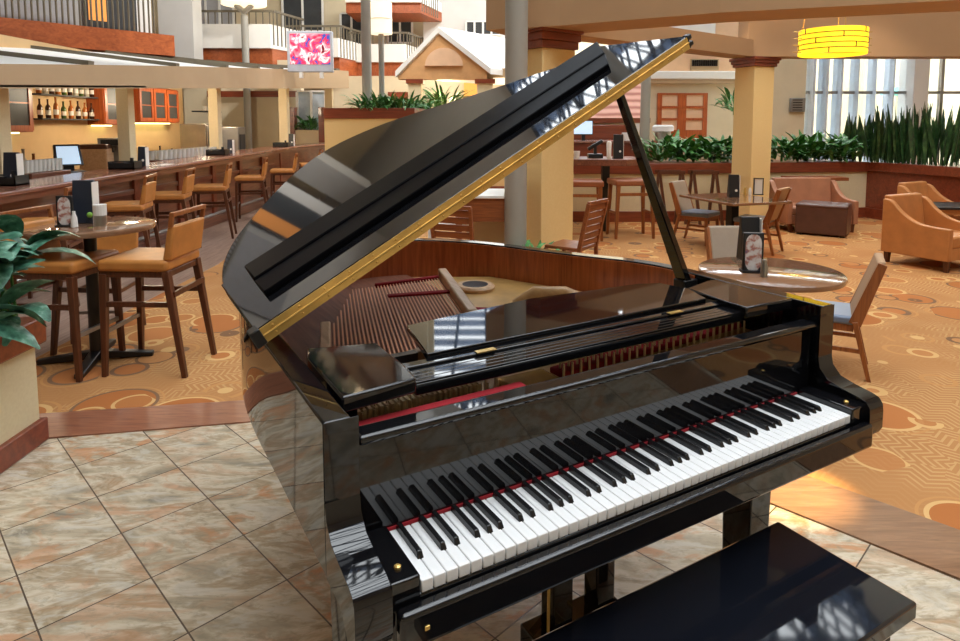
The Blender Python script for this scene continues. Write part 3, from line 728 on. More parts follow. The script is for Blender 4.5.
for i, (px, m, h) in enumerate(((14,'bottle_green',.28),(23,'bottle_clear',.36),(33,'bottle_amber',.30),(160,'bottle_dark',.30),(172,'bottle_dark',.24))):
    p = ax(px,150,-5.2); cn = {'bottle_dark':'dark','bottle_green':'bright green','bottle_amber':'orange','bottle_clear':'clear tall'}[m]
    o = bottle_mb(h,.04).build('bottle', M[m], smooth=True); o.location = (-5.2,p.y,.86); MB().lathe([(.0407,h*.2),(.0407,h*.4)],10).build('bottle_label', M['paper'], o)
    tag(o, cn+' bottle on the back counter, '+['under the leftmost cabinet','left of the till, tallest there','left of the till, beside the tallest','below the wide cabinet','below the wide cabinet, at its right end'][i], 'bottle')
# ================================================================== FURNITURE
def make_stool(label, loc, rz, grp=None, sc=1, leath='leather'):
    r = thing('bar_stool', label, 'bar stool', loc, rz, grp, sc)    # faces -x
    MB().box(-.22,.20,-.21,.21,.635,.705).build('seat', M[leath], r, bevel=.022, seg=3)
    MB().box(-.205,.195,-.195,.195,.60,.637).build('seat_frame', M['walnut'], r, bevel=.004)
    MB().hexa([(.165,-.20,.70),(.215,-.20,.70),(.215,.20,.70),(.165,.20,.70),(.205,-.20,.905),(.245,-.20,.905),(.245,.20,.905),(.205,.20,.905)]).build('backrest', M[leath], r, bevel=.014, seg=3)
    MB().bar((.237,-.21,.972),(.237,.21,.972),.026,.026).bar((.225,-.198,.90),(.236,-.198,.972),.026,.022).bar((.225,.198,.90),(.236,.198,.972),.026,.022).build('top_rail', M['chairwood'], r, bevel=.004)
    for sy in (-1,1):
        MB().bar((-.19,sy*.185,.62),(-.21,sy*.195,0),.042,.042,w2=.028,d2=.028).build('leg', M['walnut'], r, bevel=.003)
        MB().bar((.18,sy*.185,.64),(.27,sy*.195,0),.042,.046,w2=.028,d2=.03).build('leg', M['walnut'], r, bevel=.003)
        MB().bar((-.2,sy*.19,.44),(.21,sy*.19,.44),.02,.03).build('stretcher', M['walnut'], r)
    MB().bar((.22,-.19,.50),(.22,.19,.50),.02,.03).build('stretcher', M['walnut'], r)
    MB().bar((-.203,-.19,.27),(-.203,.19,.27),.018,.024).build('footrest', M['greymetal'], r)
    return r
s0 = make_stool('bar stool by the pub table, seen side-on with its back to the right', (-2.0,3.88,0), -.03, None)
dup(s0, 'bar stool half hidden behind the leafy foreground plant, left of the pub table', (-2.51,3.83,0), PI-.1)
dup(s0, 'bar stool on the far side of the pub table, behind its black post', (-2.63,4.45,0), PI/2+.1, sc=.80)
lab = ['bar stool at the bar furthest left, partly behind the round pub table','bar stool at the bar just right of the round pub table','bar stool at the bar in front of the paper sheet','bar stool at the bar left of the third column','bar stool at the bar right of the third column','bar stool at the bar below the fourth column','bar stool at the bar, second from its far end','bar stool at the far end of the bar by the planter wall']
for i, (px, d) in enumerate(((40,5.3),(124,6.5),(168,7.5),(210,8.5),(250,10.06),(283,11.7),(310,13.6),(343,15.0))):
    p = at(px,150,d); dup(s0, lab[i], (p.x,d,0), (0 if i < 6 else .1 if i < 7 else .5)+.24+random.uniform(-.08,.08), 'stools along the bar')
# pub table
r = thing('pub_table', 'high round wooden pub table with a black post and cross base', 'table', (-2.43,3.97,0))
MB().lathe([(.34,0),(.37,.008),(.375,.022),(.37,.036),(.36,.04)], 48, (0,0,.83)).build('table_top', M['table_wood'], r, smooth=True)
MB().lathe([(.12,0),(.12,.01),(.035,.012),(.035,.01)], 20, (0,0,.818)).build('mount_plate', M['blacksatin'], r)
MB().lathe([(.036,.03),(.036,.82)], 20).build('post', M['blacksatin'], r, smooth=True)
mb = MB()
for a in range(4):
    c, s_ = math.cos(a*PI/2+.25), math.sin(a*PI/2+.25); mb.bar((0,0,.045),(.33*c,.33*s_,.018),.07,.05,w2=.05,d2=.03)
mb.build('cross_base', M['blacksatin'], r, bevel=.006)
def card_stand(loc, label, rz, sc=1):
    r = thing('card_stand', label, 'menu card', loc, rz, None, sc)
    MB().box(-.055,.055,-.012,.012,0,.22).build('holder', M['black'], r, bevel=.004)
    ov = [(.043*max(-1,min(1,1.25*math.cos(2*PI*i/24))), -.0135, .11+.10*max(-1,min(1,1.08*math.sin(2*PI*i/24)))) for i in range(24)]
    MB().extr(ov, (0,.003,0)).build('oval_card', M['menupic'], r)
    MB().box(-.06,.06,-.035,.035,0,.012).build('foot', M['black'], r)
    return r
zt_ = .8705
m1 = menu((-2.50,4.05,zt_), .125, .27, 'tall dark menu holder standing on the round pub table', .1, mark=False)
MB().ball((.05,-.05,.055),.018).build('lime_picture', flat('lime_green_print', S(120,170,60), .5), m1)
card_stand((-2.53,3.90,zt_), 'black stand with an oval card on the round pub table', .1, .85)
o = MB().lathe([(.016,0),(.02,.004),(.017,.06),(.009,.085),(.009,.10)], 12).build('salt_shaker', M['paper'], smooth=True); o.location = (-2.44,3.84,zt_); tag(o, 'small white pointed shaker in front of the pub table menus', 'shaker')
o = MB().lathe([(.036,0),(.038,.13)], 16).build('tin', M['steel'], smooth=True); o.location = (-2.33,3.92,zt_); MB().lathe([(.037,.065),(.039,.131)],16).build('label_band', M['paper'], o); tag(o, 'small silver tin on the pub table beside the menu holder', 'tin')
# upholstered dining chairs (face -x)
def make_chair(label, loc, rz, sc, seat='blueseat', back='tanfab'):
    r = thing('dining_chair', label, 'chair', loc, rz, None, sc)
    MB().box(-.24,.19,-.22,.22,.41,.475).build('seat', M[seat], r, bevel=.02, seg=3)
    MB().box(-.225,.185,-.205,.205,.36,.412).build('seat_frame', M['chairwood'], r, bevel=.004)
    MB().hexa([(.155,-.205,.44),(.21,-.205,.44),(.21,.205,.44),(.155,.205,.44),(.315,-.205,.90),(.37,-.205,.90),(.37,.205,.90),(.315,.205,.90)]).build('backrest', M[back], r, bevel=.018, seg=3)
    for sy in (-1,1):
        MB().bar((-.205,sy*.19,.40),(-.215,sy*.20,0),.042,.042,w2=.028,d2=.028).build('leg', M['chairwood'], r, bevel=.003)
        MB().bar((.19,sy*.212,.44),(.30,sy*.205,0),.036,.06,w2=.028,d2=.034).bar((.19,sy*.212,.42),(.345,sy*.213,.885),.026,.085,w2=.024,d2=.06).build('leg', M['chairwood'], r, bevel=.003)
        MB().bar((-.21,sy*.195,.22),(.235,sy*.205,.22),.02,.03).build('stretcher', M['chairwood'], r)
    return r
c0 = make_chair('upholstered chair right of the piano with pale seat, seen from the side', (2.13,3.87,0), -.50, .79)
dup(c0, 'tan-backed upholstered chair facing right table edge, beside the yellow pillar', (3.28,7.55,0), -.72, sc=.86)
c1 = make_chair('grey-backed chair with slate blue seat left of the square table', (2.78,8.10,0), PI-.75, .86, 'blueseat', 'greyfab')
c2 = make_chair('brown-backed chair facing the camera across the round dining table', (1.86,4.42,0), PI/2, .83, 'blueseat', 'greyfab')
# round dining table
r = thing('round_table', 'low round wooden dining table right of the piano with glossy top', 'table', (1.50,3.27,0))
MB().lathe([(.325,0),(.348,.006),(.352,.018),(.349,.03),(.343,.034)], 56, (0,0,.706)).build('table_top', M['table_wood'], r, smooth=True)
MB().lathe([(.04,.03),(.04,.705)], 18).build('post', M['blacksatin'], r, smooth=True)
MB().lathe([(.26,0),(.26,.015),(.05,.04)], 28).build('base', M['blacksatin'], r, smooth=True)
p = fl(752,272,.74)
card_stand((p.x,p.y,.741), 'black stand with an oval card on the round dining table', -.1, .92)
q = fl(757,262,.74); menu((q.x-.02,q.y+.07,.741), .10, .24, 'narrow black menu holder behind the oval card on the round table', 0, 'black', False)
q = fl(764,277,.74); o = MB().lathe([(.016,0),(.018,.05),(.012,.07),(.012,.085)], 12).build('salt_shaker', M['steel'], smooth=True); o.location = (q.x,q.y,.741); tag(o, 'small steel shaker beside the oval card on the round table', 'shaker')
# square dining table
r = thing('square_table', 'square wooden dining table in front of the second yellow pillar', 'table', (3.02,7.62,0), -1.27+PI/2)
MB().box(-.40,.40,-.50,.50,.60,.63).build('table_top', M['table_wood'], r, bevel=.006)
MB().box(-.05,.05,-.05,.05,.03,.60).build('post', M['blacksatin'], r); MB().box(-.3,.3,-.04,.04,0,.03).box(-.04,.04,-.3,.3,0,.03).build('base', M['blacksatin'], r)
p = fl(733,197,.63); menu((p.x,p.y,.631), .12, .27, 'dark brown menu holder on the square table against the pillar', 0, 'black')
p = fl(758,195,.63); r = thing('table_sign', 'small dark-framed card stand on the square table by the pillar', 'sign', (p.x,p.y,.631), 0)
MB().box(-.06,-.05,-.01,.01,0,.21).box(.05,.06,-.01,.01,0,.21).box(-.06,.06,-.01,.01,.20,.21).box(-.06,.06,-.02,.02,0,.012).build('frame', M['black'], r); MB().box(-.05,.05,-.003,.003,.012,.20).build('card', M['paper'], r)
for i, px in enumerate((745,750)):
    p = fl(px,195,.63); o = MB().lathe([(.018,0),(.018,.06),(.01,.09)], 10).build('salt_shaker', M['paper' if i else 'gold'], smooth=True); o.location = (p.x,p.y,.631); tag(o, ['brass-coloured shaker left of the white shaker on the square table','white shaker right of the brass-coloured shaker on the square table'][i], 'shaker')
# slat-back wooden chairs
def slat_chair(label, loc, rz, sc, seatm='slatwood'):
    r = thing('slat_back_chair', label, 'chair', loc, rz, None, sc)  # back at -y (towards the camera), faces +y
    MB().box(-.21,.21,-.2,.22,.42,.455).build('seat', M[seatm], r, bevel=.008)
    for sx in (-1,1):
        MB().bar((sx*.205,-.2,0),(sx*.2,-.19,.45),.032,.04).bar((sx*.2,-.19,.44),(sx*.215,-.30,.93),.034,.042).build('leg', M['slatwood'], r, bevel=.003)
        MB().bar((sx*.2,.2,0),(sx*.2,.2,.42),.034,.034).build('leg', M['slatwood'], r, bevel=.003)
    for i in range(6):
        z = .50+i*.075; y = -.19-(z-.44)*.224
        MB().bar((-.2,y,z),(.2,y,z),.016,.062).build('slat', M['slatwood'], r, bevel=.003)
    MB().bar((-.225,-.30,.93),(.225,-.30,.93),.03,.04).build('top_rail', M['slatwood'], r, bevel=.004)
    return r
p = at(588,200,5.7)
sc0 = slat_chair('slat-back wooden chair standing right of the thick yellow pillar', (p.x-.11,5.9,0), .95, .86)
p = at(461,200,5.6); sc1 = dup(sc0, 'slat-back wooden chair left of the grey pole, under the piano lid', (p.x,5.6,0), -.35)
p = at(449,215,6.4); o = MB().box(-.22,.22,-.2,.2,0,.02).build('seat', M['white'], None, bevel=.005)
o.name = 'low_stool'; o.location = (p.x,6.5,.50); tag(o, 'small stool with a white seat left of the slat-back chair', 'stool')
for sx in (-1,1):
    for sy in (-1,1): MB().box(sx*.19-.015,sx*.19+.015,sy*.17-.015,sy*.17+.015,-.499,0).build('leg', M['white'], o)
r = thing('booth_table', 'boxy wooden table with a white top left of the grey pole', 'table', (at(492,190,6.4).x,6.3,0), -.05)
MB().box(-.35,.25,-.3,.4,.80,.83).build('table_top', M['white'], r, bevel=.005); MB().box(-.34,.24,-.28,.38,.58,.80).build('apron', M['slatwood'], r)
for sx in (-.31,.21): MB().box(sx-.03,sx+.03,-.27,-.21,0,.58).build('leg', M['slatwood'], r)
MB().box(-.2,.15,-.05,.3,0,.58).build('pedestal', M['wall'], r)
# high table with things on it
r = thing('high_table', 'high dark wood table with cups and a menu holder, behind the lid prop', 'table', (at(610,160,8.7).x,9.0,0))
zt2 = at(600,158,9.0).z
MB().prism([(-.55,-.30),(.20,-.42),(.5,-.1),(.5,.5),(-.55,.5)], zt2-.09, zt2).build('table_top', M['bar_wood'], r, bevel=.008)
MB().box(-.05,.05,-.05,.05,0,zt2-.09).build('post', M['blacksatin'], r)
tb = Vector((r.location.x, 9.0, zt2))
m3 = menu(tb+Vector((.14,-.14,.001)), .13, .33, 'dark menu holder on the high table behind the lid prop', 0, 'black')
o = MB().lathe([(.035,0),(.045,.10),(.04,.10)], 12).build('cup', M['paper'], smooth=True); o.location = tb+Vector((-.42,-.1,.001)); tag(o, 'white cup at the left end of the high table', 'cup')
o = MB().lathe([(.03,0),(.035,.22),(.02,.24)], 12).build('dispenser_bottle', M['paper'], smooth=True); o.location = tb+Vector((0,-.22,.001)); tag(o, 'white bottle on the high table left of the menu holder', 'bottle')
r = thing('telephone', 'black handset phone on the high table', 'phone', tb+Vector((-.15,0,.001)))
MB().box(-.1,.1,-.08,.08,0,.06).build('body', M['black'], r, bevel=.01); MB().bar((-.1,0,.12),(.1,0,.24),.05,.05).build('handset', M['black'], r, bevel=.012); MB().box(-.02,.02,-.02,.02,.05,.17).build('cradle', M['black'], r)
r = thing('computer_monitor', 'computer monitor with a pale blue screen behind the high table', 'monitor', Vector((at(584,142,11.6).x,11.6,1.421)))
MB().box(-.20,.16,0,.03,-.10,.16).build('case', M['black'], r, bevel=.006); MB().box(-.185,.145,-.004,0,-.085,.145).build('screen', M['screen'], r); MB().box(-.04,.02,.0,.06,-.2,-.10).build('stand', M['black'], r)
r = thing('service_counter', 'red-brown service counter with paper goods behind the high table', 'counter', (at(600,140,12.4).x,12.4,0))
MB().box(-1.1,.75,-1.1,.35,.0,1.18).build('body', M['redwood'], r, bevel=.01); MB().box(-1.15,.8,-1.15,.4,1.18,1.22).build('counter_top', M['bar_top'], r, bevel=.006); MB().box(-1.1,.75,.2,.35,1.22,1.5).build('backboard', M['redwood'], r, bevel=.01)
for i, (px, w, lab) in enumerate(((626,.10,'white paper stack on the service counter right of the menu holder'),(637,.05,'tall white roll on the service counter beside the slim grey post'))):
    p = at(px,140,11.7); o = MB().lathe([(w*.8,0),(w*.8,.14+.16*i)], 14).build('paper_roll', M['paper'], smooth=True); o.location = (p.x,11.7,1.221); tag(o, lab, 'paper roll')
# backless counter stools
def counter_stool(label, px, d, sc=1):
    p = at(px,180,d); r = thing('counter_stool', label, 'stool', (p.x,d,0), .1, None, sc)
    MB().box(-.24,.24,-.19,.19,.62,.69).build('seat', M['brown2'], r, bevel=.02, seg=3)
    for sx in (-1,1):
        for sy in (-1,1): MB().bar((sx*.2,sy*.15,.62),(sx*.225,sy*.17,0),.045,.045,w2=.03,d2=.03).build('leg', M['chairwood'], r, bevel=.003)
        MB().bar((sx*.21,-.16,.3),(sx*.21,.16,.3),.02,.03).build('stretcher', M['chairwood'], r)
    MB().bar((-.2,-.155,.52),(.2,-.155,.52),.02,.035).build('stretcher', M['chairwood'], r)
    return r
M['brown2'] = flat('red_brown_leather', S(150,90,58), .4, var=.1)
cs = counter_stool('backless stool with red-brown seat by the planter wall, behind the lid prop', 631, 8.55, 1.13)
p = at(583,180,8.3); dup(cs, 'backless stool with red-brown seat half hidden by the thick yellow pillar', (p.x,8.4,0), -.1)
# folding tray stands at the planter wall
def tray_stand(label, px, d):
    p = at(px,170,d); r = thing('tray_stand', label, 'stand', (p.x,d,0))
    for sy in (0,.22): MB().bar((-.19,sy,.80),(.19,sy,.80),.035,.05).build('top_rail', M['walnut'], r)
    for sx in (-.18,.15):
        MB().bar((sx,0,.8),(sx+.13,.02,0),.04,.035).build('leg', M['walnut'], r); MB().bar((sx+.05,.22,.8),(sx-.02,.22,0),.04,.035).build('leg', M['walnut'], r)
    return r
tray_stand('dark open-framed stand at the planter wall, left of the grey-backed chair', 672, 9.4); tray_stand('dark open-framed stand at the planter wall, behind the grey-backed chair', 706, 9.4)
# armchairs, loveseat, ottoman
def armchair(label, loc, rz, sc, wide=.72, mat='leather2', cat='armchair', name='armchair'):
    r = thing(name, label, cat, loc, rz, None, sc)     # faces +x
    w = wide/2
    sp_ = smoothpath([(-.38,.80),(-.28,.78),(-.16,.66),(0,.56),(.16,.525),(.40,.515)], 4)
    side = [(-.38,.14),(.40,.14)]+[(p.x,p.y) for p in reversed(sp_)]
    for sy in (-1,1): MB().extr([(x,sy*w-(.05 if sy > 0 else -.05)*0-.04,z) for x,z in side], (0,.08,0)).build('arm', M[mat], r, bevel=.012, seg=3)
    MB().hexa([(-.36,-w+.04,.14),(-.22,-w+.04,.14),(-.22,w-.04,.14),(-.36,w-.04,.14),(-.42,-w+.04,.84),(-.32,-w+.04,.84),(-.32,w-.04,.84),(-.42,w-.04,.84)]).build('backrest', M[mat], r, bevel=.02, seg=3)
    MB().box(-.24,.39,-w+.045,w-.045,.28,.42).build('seat_cushion', M[mat], r, bevel=.03, seg=3)
    MB().box(-.3,.385,-w+.045,w-.045,.14,.28).build('base', M[mat], r, bevel=.008)
    for sx in (-.33,.35):
        for sy in (-1,1): MB().tbox((sx,sy*(w-.03)),.06,.06,0,.14,.7).build('leg', M['walnut'], r)
    return r
armchair('camel leather armchair nearest the right edge of the photo', (4.84,6.80,0), -1.11, .87)
armchair('camel leather armchair further back, beside the low dark table', (6.05,8.45,0), -1.08, .86)
armchair('brown leather loveseat against the planter wall behind the ottoman', (4.76,9.18,0), -PI/2, .86, 1.06, 'loveseat', 'loveseat', 'loveseat') if M.setdefault('loveseat', flat('tan_brown_leather', S(168,114,84), .42, var=.1)) else 0
r = thing('ottoman', 'dark brown leather cube ottoman on the carpet', 'ottoman', (4.72,8.75,0), -.62)
MB().box(-.31,.31,-.26,.26,.03,.42).build('body', M['brownleather'], r, bevel=.015); MB().box(-.315,.315,-.265,.265,.38,.43).build('cushion', M['brownleather'], r, bevel=.02, seg=3)
for sx in (-1,1):
    for sy in (-1,1): MB().box(sx*.26-.03,sx*.26+.03,sy*.21-.03,sy*.21+.03,0,.03).build('foot', M['blacksatin'], r)
r = thing('low_table', 'low table with a dark glossy top between the two armchairs', 'table', (at(955,210,7.5).x+.15,7.75,0), -.1)
MB().box(-.55,.5,-.3,.3,.50,.53).build('table_top', M['blacksatin'], r, bevel=.005); MB().box(-.5,.45,-.26,.26,.44,.50).build('apron', M['leather2'], r)
for sx in (-.46,.42):
    for sy in (-.24,.24): MB().box(sx-.03,sx+.03,sy-.03,sy+.03,0,.44).build('leg', M['walnut'], r)
r = thing('side_table', 'small wall-mounted brown side table beside the loveseat', 'table', (at(828,180,9.5).x,9.58,0))
zs = at(825,178,9.4).z
MB().prism([(-.55,.25),(-.15,-.12),(.30,-.10),(.30,.25)], zs-.05, zs).build('table_top', M['slatwood'], r, bevel=.004); MB().box(-.2,.02,.0,.2,0,zs-.05).build('pedestal', M['walnut'], r)
# ================================================================== PLANTERS AND PLANTS
def planter(name, label, path, thick, z1, caph, wallm, basem='redwood', over=.04, cat='planter'):
    r = thing(name, label, cat)
    pa = [Vector(p) for p in path]; pb = offs(pa, thick)
    MB().ribbon(L2(pa), L2(pb), 0, z1-caph).build('wall', M[wallm], r)
    MB().ribbon(L2(offs(pa,-over)), L2(offs(pb,over)), z1-caph, z1).build('cap', M['redwood'], r, bevel=.008)
    MB().ribbon(L2(offs(pa,-.02)), L2(offs(pa,.01)), 0, .17).build('baseboard', M[basem], r, bevel=.005)
    return r
z1 = at(700,163.5,9.85).z
planter('planter_wall', 'cream planter wall with brown cap dividing the dining area', [(1.0,9.86),(2.75,9.86),(6.25,10.35)], .75, z1, .16, 'stucco')
planter('planter_wall', 'brown panelled planter wall with a cap behind the armchairs', [(6.25,10.36),(6.9,8.2),(8.5,6.2)], .8, z1, .14, 'redwood')
pl0 = thing('foreground_planter', 'cream planter box with brown cap at the left edge', 'planter')
MB().prism([(-2.07,2.915),(-2.055,1.5),(-3.4,1.5),(-3.4,2.75)], 0, .47).build('wall', M['stucco'], pl0)
MB().prism([(-2.035,2.955),(-2.02,1.45),(-3.45,1.45),(-3.45,2.79)], .47, .595).build('cap', M['redwood'], pl0, bevel=.01)
MB().prism([(-2.045,2.94),(-2.03,1.48),(-3.42,1.48),(-3.42,2.775)], 0, .11).build('baseboard', M['redwood'], pl0, bevel=.006)
MB().prism([(-2.15,2.85),(-2.15,1.6),(-3.3,1.6),(-3.3,2.68)], .596, .60).build('soil', M['soil'], pl0)
r = thing('leafy_houseplant', 'broad-leaved variegated plant spilling over the foreground planter', 'plant', (-2.10,2.78,.60))
mb = MB(); rg = random.Random(5)
for i in range(85):
    az = rg.uniform(-2.0,1.1); el = rg.uniform(.1,1.25)
    b = (rg.uniform(-.2,.12),rg.uniform(-.3,.1),rg.uniform(.02,.42))
    mb.leaf(b, az, el, rg.uniform(.20,.32), rg.uniform(.08,.125), rg.uniform(1.2,2.2), 6, rg.uniform(-.45,.45), .10)
mb.build('foliage', M['leaf_dark'], r, smooth=True)
for i in range(7): MB().tube([(rg.uniform(-.05,.05),rg.uniform(-.05,.05),0),(rg.uniform(-.14,.06),rg.uniform(-.15,.06),.34)], .007, 5).build('stem', M['leaf'], r)
def bush(label, loc, n, R, Hh, mat, grp, seed, L=(.2,.34), W=(.05,.08)):
    rg = random.Random(seed); o = thing('leafy_plant', label, 'plant', loc, 0, grp); mb = MB()
    for i in range(n):
        a = rg.uniform(0,2*PI); q = rg.random()**.6*R*.6
        mb.leaf((q*math.cos(a),q*math.sin(a),rg.uniform(0,Hh*.55)), a+rg.uniform(-.7,.7), rg.uniform(.3,1.35), rg.uniform(*L), rg.uniform(*W), rg.uniform(.6,1.7), 4, rg.uniform(-.5,.5))
    mb.build('foliage', M[mat], o, smooth=True)
    MB().lathe([(.02,0),(.015,Hh*.5)], 6).build('stem', M['leaf'], o); return o
for i, px in enumerate((661,678,694,711,728,782,798,815,832,846)):
    p = at(px,150,9.86+.10*(px-650)/100+.42)
    side = 'left' if px < 740 else 'right'
    bush('green leafy plant in the planter wall '+side+' of the second yellow pillar', (p.x,p.y,z1+.002), 90, .42, .50, 'leaf', 'leafy plants '+side+' of the second pillar', 20+i)
for i, px in enumerate((858,868,879,890,901,912,923,934,946,958)):
    t_ = (px-858)/100; p = at(px,140,10.5-1.35*t_)
    r = thing('snake_plant', 'upright snake plant in the brown panelled planter wall', 'plant', (p.x,p.y,z1+.002), 0, 'snake plants on the right planter wall')
    mb = MB(); rg = random.Random(60+i)
    for j in range(20): mb.leaf((rg.uniform(-.16,.16),rg.uniform(-.22,.22),0), rg.uniform(0,6.28), rg.uniform(1.35,1.55), rg.uniform(.55,.95)*(1.0 if px > 870 else .85), rg.uniform(.045,.065), rg.uniform(-.08,.15), 5, rg.uniform(-1.5,1.5), .12)
    mb.build('blades', M['snake'], r, smooth=True)
# fern planter by the bar
zf = at(370,108,12.3).z
pa = at(324,110,12.3); pb_ = at(414,110,12.3); pcn = at(440,118,13.6)
planter('fern_planter', 'ochre planter wall with a brown cap at the far end of the bar', [(pa.x,12.3),(pb_.x,12.3),(pb_.x+.12,13.0)], .9, zf, .20, 'yellow')
planter('low_divider', 'lower tan divider wall behind the fern planter, under the gazebo', [(pb_.x-.3,14.0),(at(512,120,14.0).x,14.0)], .5, at(425,114,14).z, .16, 'yellow')
for i, px in enumerate((368,384,401,412,424)):
    p = at(px,105,12.55 if px < 410 else 13.3); z_ = zf if px < 418 else at(425,113,13.3).z
    o = bush('arching green fern on the ochre planter wall by the poles' if px < 418 else 'arching green fern hanging at the right end of the ochre planter', (p.x,p.y+.05,z_-.05), 90, .5, .22, 'fern', None if px > 418 else 'ferns on the ochre planter', 100+i, (.25,.42), (.03,.05))
p = at(444,97,16.0); o = bush('potted palm on the lit wall under the gazebo', (p.x,16.0,at(444,110,16).z), 90, .6, .5, 'leaf', None, 140, (.4,.7), (.04,.07))
p = at(535,246,5.7); bush('small bright green plant at the foot of the grey pole', (p.x-.02,5.75,.22), 60, .3, .18, 'fern', None, 150, (.12,.2), (.03,.05)).name = 'small_plant'
r = thing('plant_pot', 'round brown pot holding the small plant by the grey pole', 'pot', (p.x-.02,5.75,0)); MB().lathe([(.14,0),(.18,.24),(.165,.24),(.15,.2),(.001,.2)], 20).build('body', M['walnut'], r, smooth=True); MB().lathe([(.001,.2),(.15,.205)], 16).build('soil', M['soil'], r)
p = at(311,118,16.0); bush('bright leafy plant in the window at the end of the bar', (p.x,16.0,at(313,130,16.0).z), 70, .4, .35, 'fern', None, 151, (.25,.4), (.05,.08))
r = thing('window_planter', 'red-brown framed planter box below the curtained window', 'planter', (p.x,15.85,0)); zz_ = at(313,130,16.0).z
MB().box(-.62,.42,-.2,.3,0,zz_).build('box', M['wall'], r); MB().box(-.45,-.3,-.25,.0,zz_-.3,zz_+.55).build('post', M['redwood'], r); MB().box(.28,.42,-.25,.0,zz_-.3,zz_+.55).build('post', M['redwood'], r)
p = at(735,88,13.2); r = bush('tall slim plant beside the door wall, left of the second pillar', (p.x-.18,12.75,at(735,115,12.75).z), 60, .35, .7, 'leaf', None, 152, (.25,.4), (.05,.08)); r.name='tall_plant'
# ================================================================== UPPER FLOORS, BACKGROUND
def at2(px, py, Y): return at(px,py,Y)
def pbox(px0, px1, py0, py1, Y, d=.3, mb=None):       # upright box facing the room
    a = at(px0,py1,Y); b = at(px1,py0,Y); return (mb or MB()).box(a.x,b.x,Y,Y+d,a.z,b.z)
# near-left gallery
g0 = at(-40,45,9.6); g1 = at(175,54,12.0)
zlo, zhi = 2.76, 3.13
gal = thing('gallery_balcony', 'balcony with a red-brown band and grey railing at upper left', 'balcony'); gal['kind'] = 'structure'
G = [Vector((g0.x,9.6)),Vector((g1.x,12.0))]; G2 = [G[0]+Vector((-2.4,1.6)),G[1]+Vector((-1.2,2.4))]
MB().ribbon(L2(G), L2(G2), zlo, zhi).build('band', M['cherry'], gal)
dv = (G[1]-G[0])
mb = MB()
for i in range(34):
    q = G[0]+dv*(i+.5)/34*.93+Vector((-.15,.12)); mb.box(q.x-.012,q.x+.012,q.y-.012,q.y+.012,zhi,zhi+1.05)
mb.build('baluster', M['rail'], gal)
a = G[0]+Vector((-.15,.12)); b = G[0]+dv*.93+Vector((-.15,.12))
MB().bar((a.x,a.y,zhi+1.05),(b.x,b.y,zhi+1.05),.06,.05).build('handrail', M['rail'], gal)
wv_ = [G[0]+Vector((-1.0,.9)), G[1]+Vector((-1.0,1.2))]
st('wall_gallery', MB().ribbon(L2([wv_[0]+dv*-.3,wv_[1]]), L2([p+Vector((-.3,.3)) for p in [wv_[0]+dv*-.3,wv_[1]]]), zhi, 9), M['wall2'])
dn = Vector((-dv.y,dv.x)).normalized()
def gpanel(t0, t1, z0, z1, m, name, off_):
    a = wv_[0]+dv*t0-dn*off_; b = wv_[0]+dv*t1-dn*off_
    return MB().ribbon(L2([a,b]), L2([a+dn*.05,b+dn*.05]), z0, z1).build(name, M[m])
o = gpanel(.12,.60,zhi,6,'curtain','window_curtain',.06); tag(o, 'long grey curtain behind the railing at upper left', 'curtain')
o = gpanel(.66,.95,zhi,6,'darkglass','window_1',.06); o['kind'] = 'structure'
o = gpanel(.68,.78,zhi+.3,6,'doorglow','window_2',.07); o['kind'] = 'structure'
# back facade planes
st('wall_facade', pbox(150,424,-120,112,20.0), M['wall'])
st('wall_upper', pbox(424,520,-9,112,19.7,.25), M['wall2'])
st('trim_6', pbox(160,186,-150,60,15.5,.5), M['wall2'])
def balcony(label, px0, px1, pyt, pym, pyb, Y, d=1.6, slant=0):
    r = thing('balcony', label, 'balcony'); r['kind'] = 'structure'
    a = at(px0,pym,Y); b = at(px1,pyt,Y); c = at(px0,pyb,Y)
    poly = [(a.x,Y),(b.x,Y),(b.x+.5,Y+d),(a.x,Y+d)]
    MB().prism(poly, a.z, b.z).build('parapet', M['white'], r)
    MB().prism([(x,y+.12) for x,y in poly], c.z, a.z).build('band', M['cherry'], r)
    mb = MB(); n = int((b.x-a.x)/.14)
    for i in range(n): x = a.x+(b.x+.3-a.x)*i/n; mb.box(x-.012,x+.012,Y+.1,Y+.125,b.z,b.z+.32)
    n2_ = 8
    for i in range(n2_): x = b.x+.05+.4*i/n2_; y = Y+.1+(d-.3)*i/n2_; mb.box(x-.012,x+.012,y,y+.025,b.z-.5,b.z+.32)
    mb.build('baluster', M['rail'], r)
    MB().bar((a.x,Y+.11,b.z+.33),(b.x+.05,Y+.11,b.z+.33),.06,.05).bar((b.x+.05,Y+.11,b.z+.33),(b.x+.45,Y+d-.2,b.z+.33),.06,.05).build('handrail', M['rail'], r)
    return r
balcony('white balcony parapet with brown band behind the twin-armed lamp post', 187,270,24,48,64,16.2)
balcony('white balcony parapet with brown band behind the television', 285,338,38,57,75,17.6)
balcony('white balcony parapet with brown band behind the grey pole', 348,405,44,62,76,18.6)
balcony('small upper balcony with brown band above the gazebo', 345,420,-8,2,12,18.0)
def win(i, px0, px1, py0, py1, Y, m='darkglass', n=2):
    r = pbox(px0,px1,py0,py1,Y,.06).build('window_%d' % i, M[m]); r['kind'] = 'structure'
    a = at(px0,py1,Y-.03); b = at(px1,py0,Y-.03)
    mb = MB().box(a.x,b.x,Y-.04,Y,a.z-.04,a.z).box(a.x,b.x,Y-.04,Y,b.z,b.z+.04)
    for j in range(n+1): x = a.x+(b.x-a.x)*j/n; mb.box(x-.03,x+.03,Y-.04,Y,a.z,b.z)
    mb.build('window_frame', M['white'], r); return r
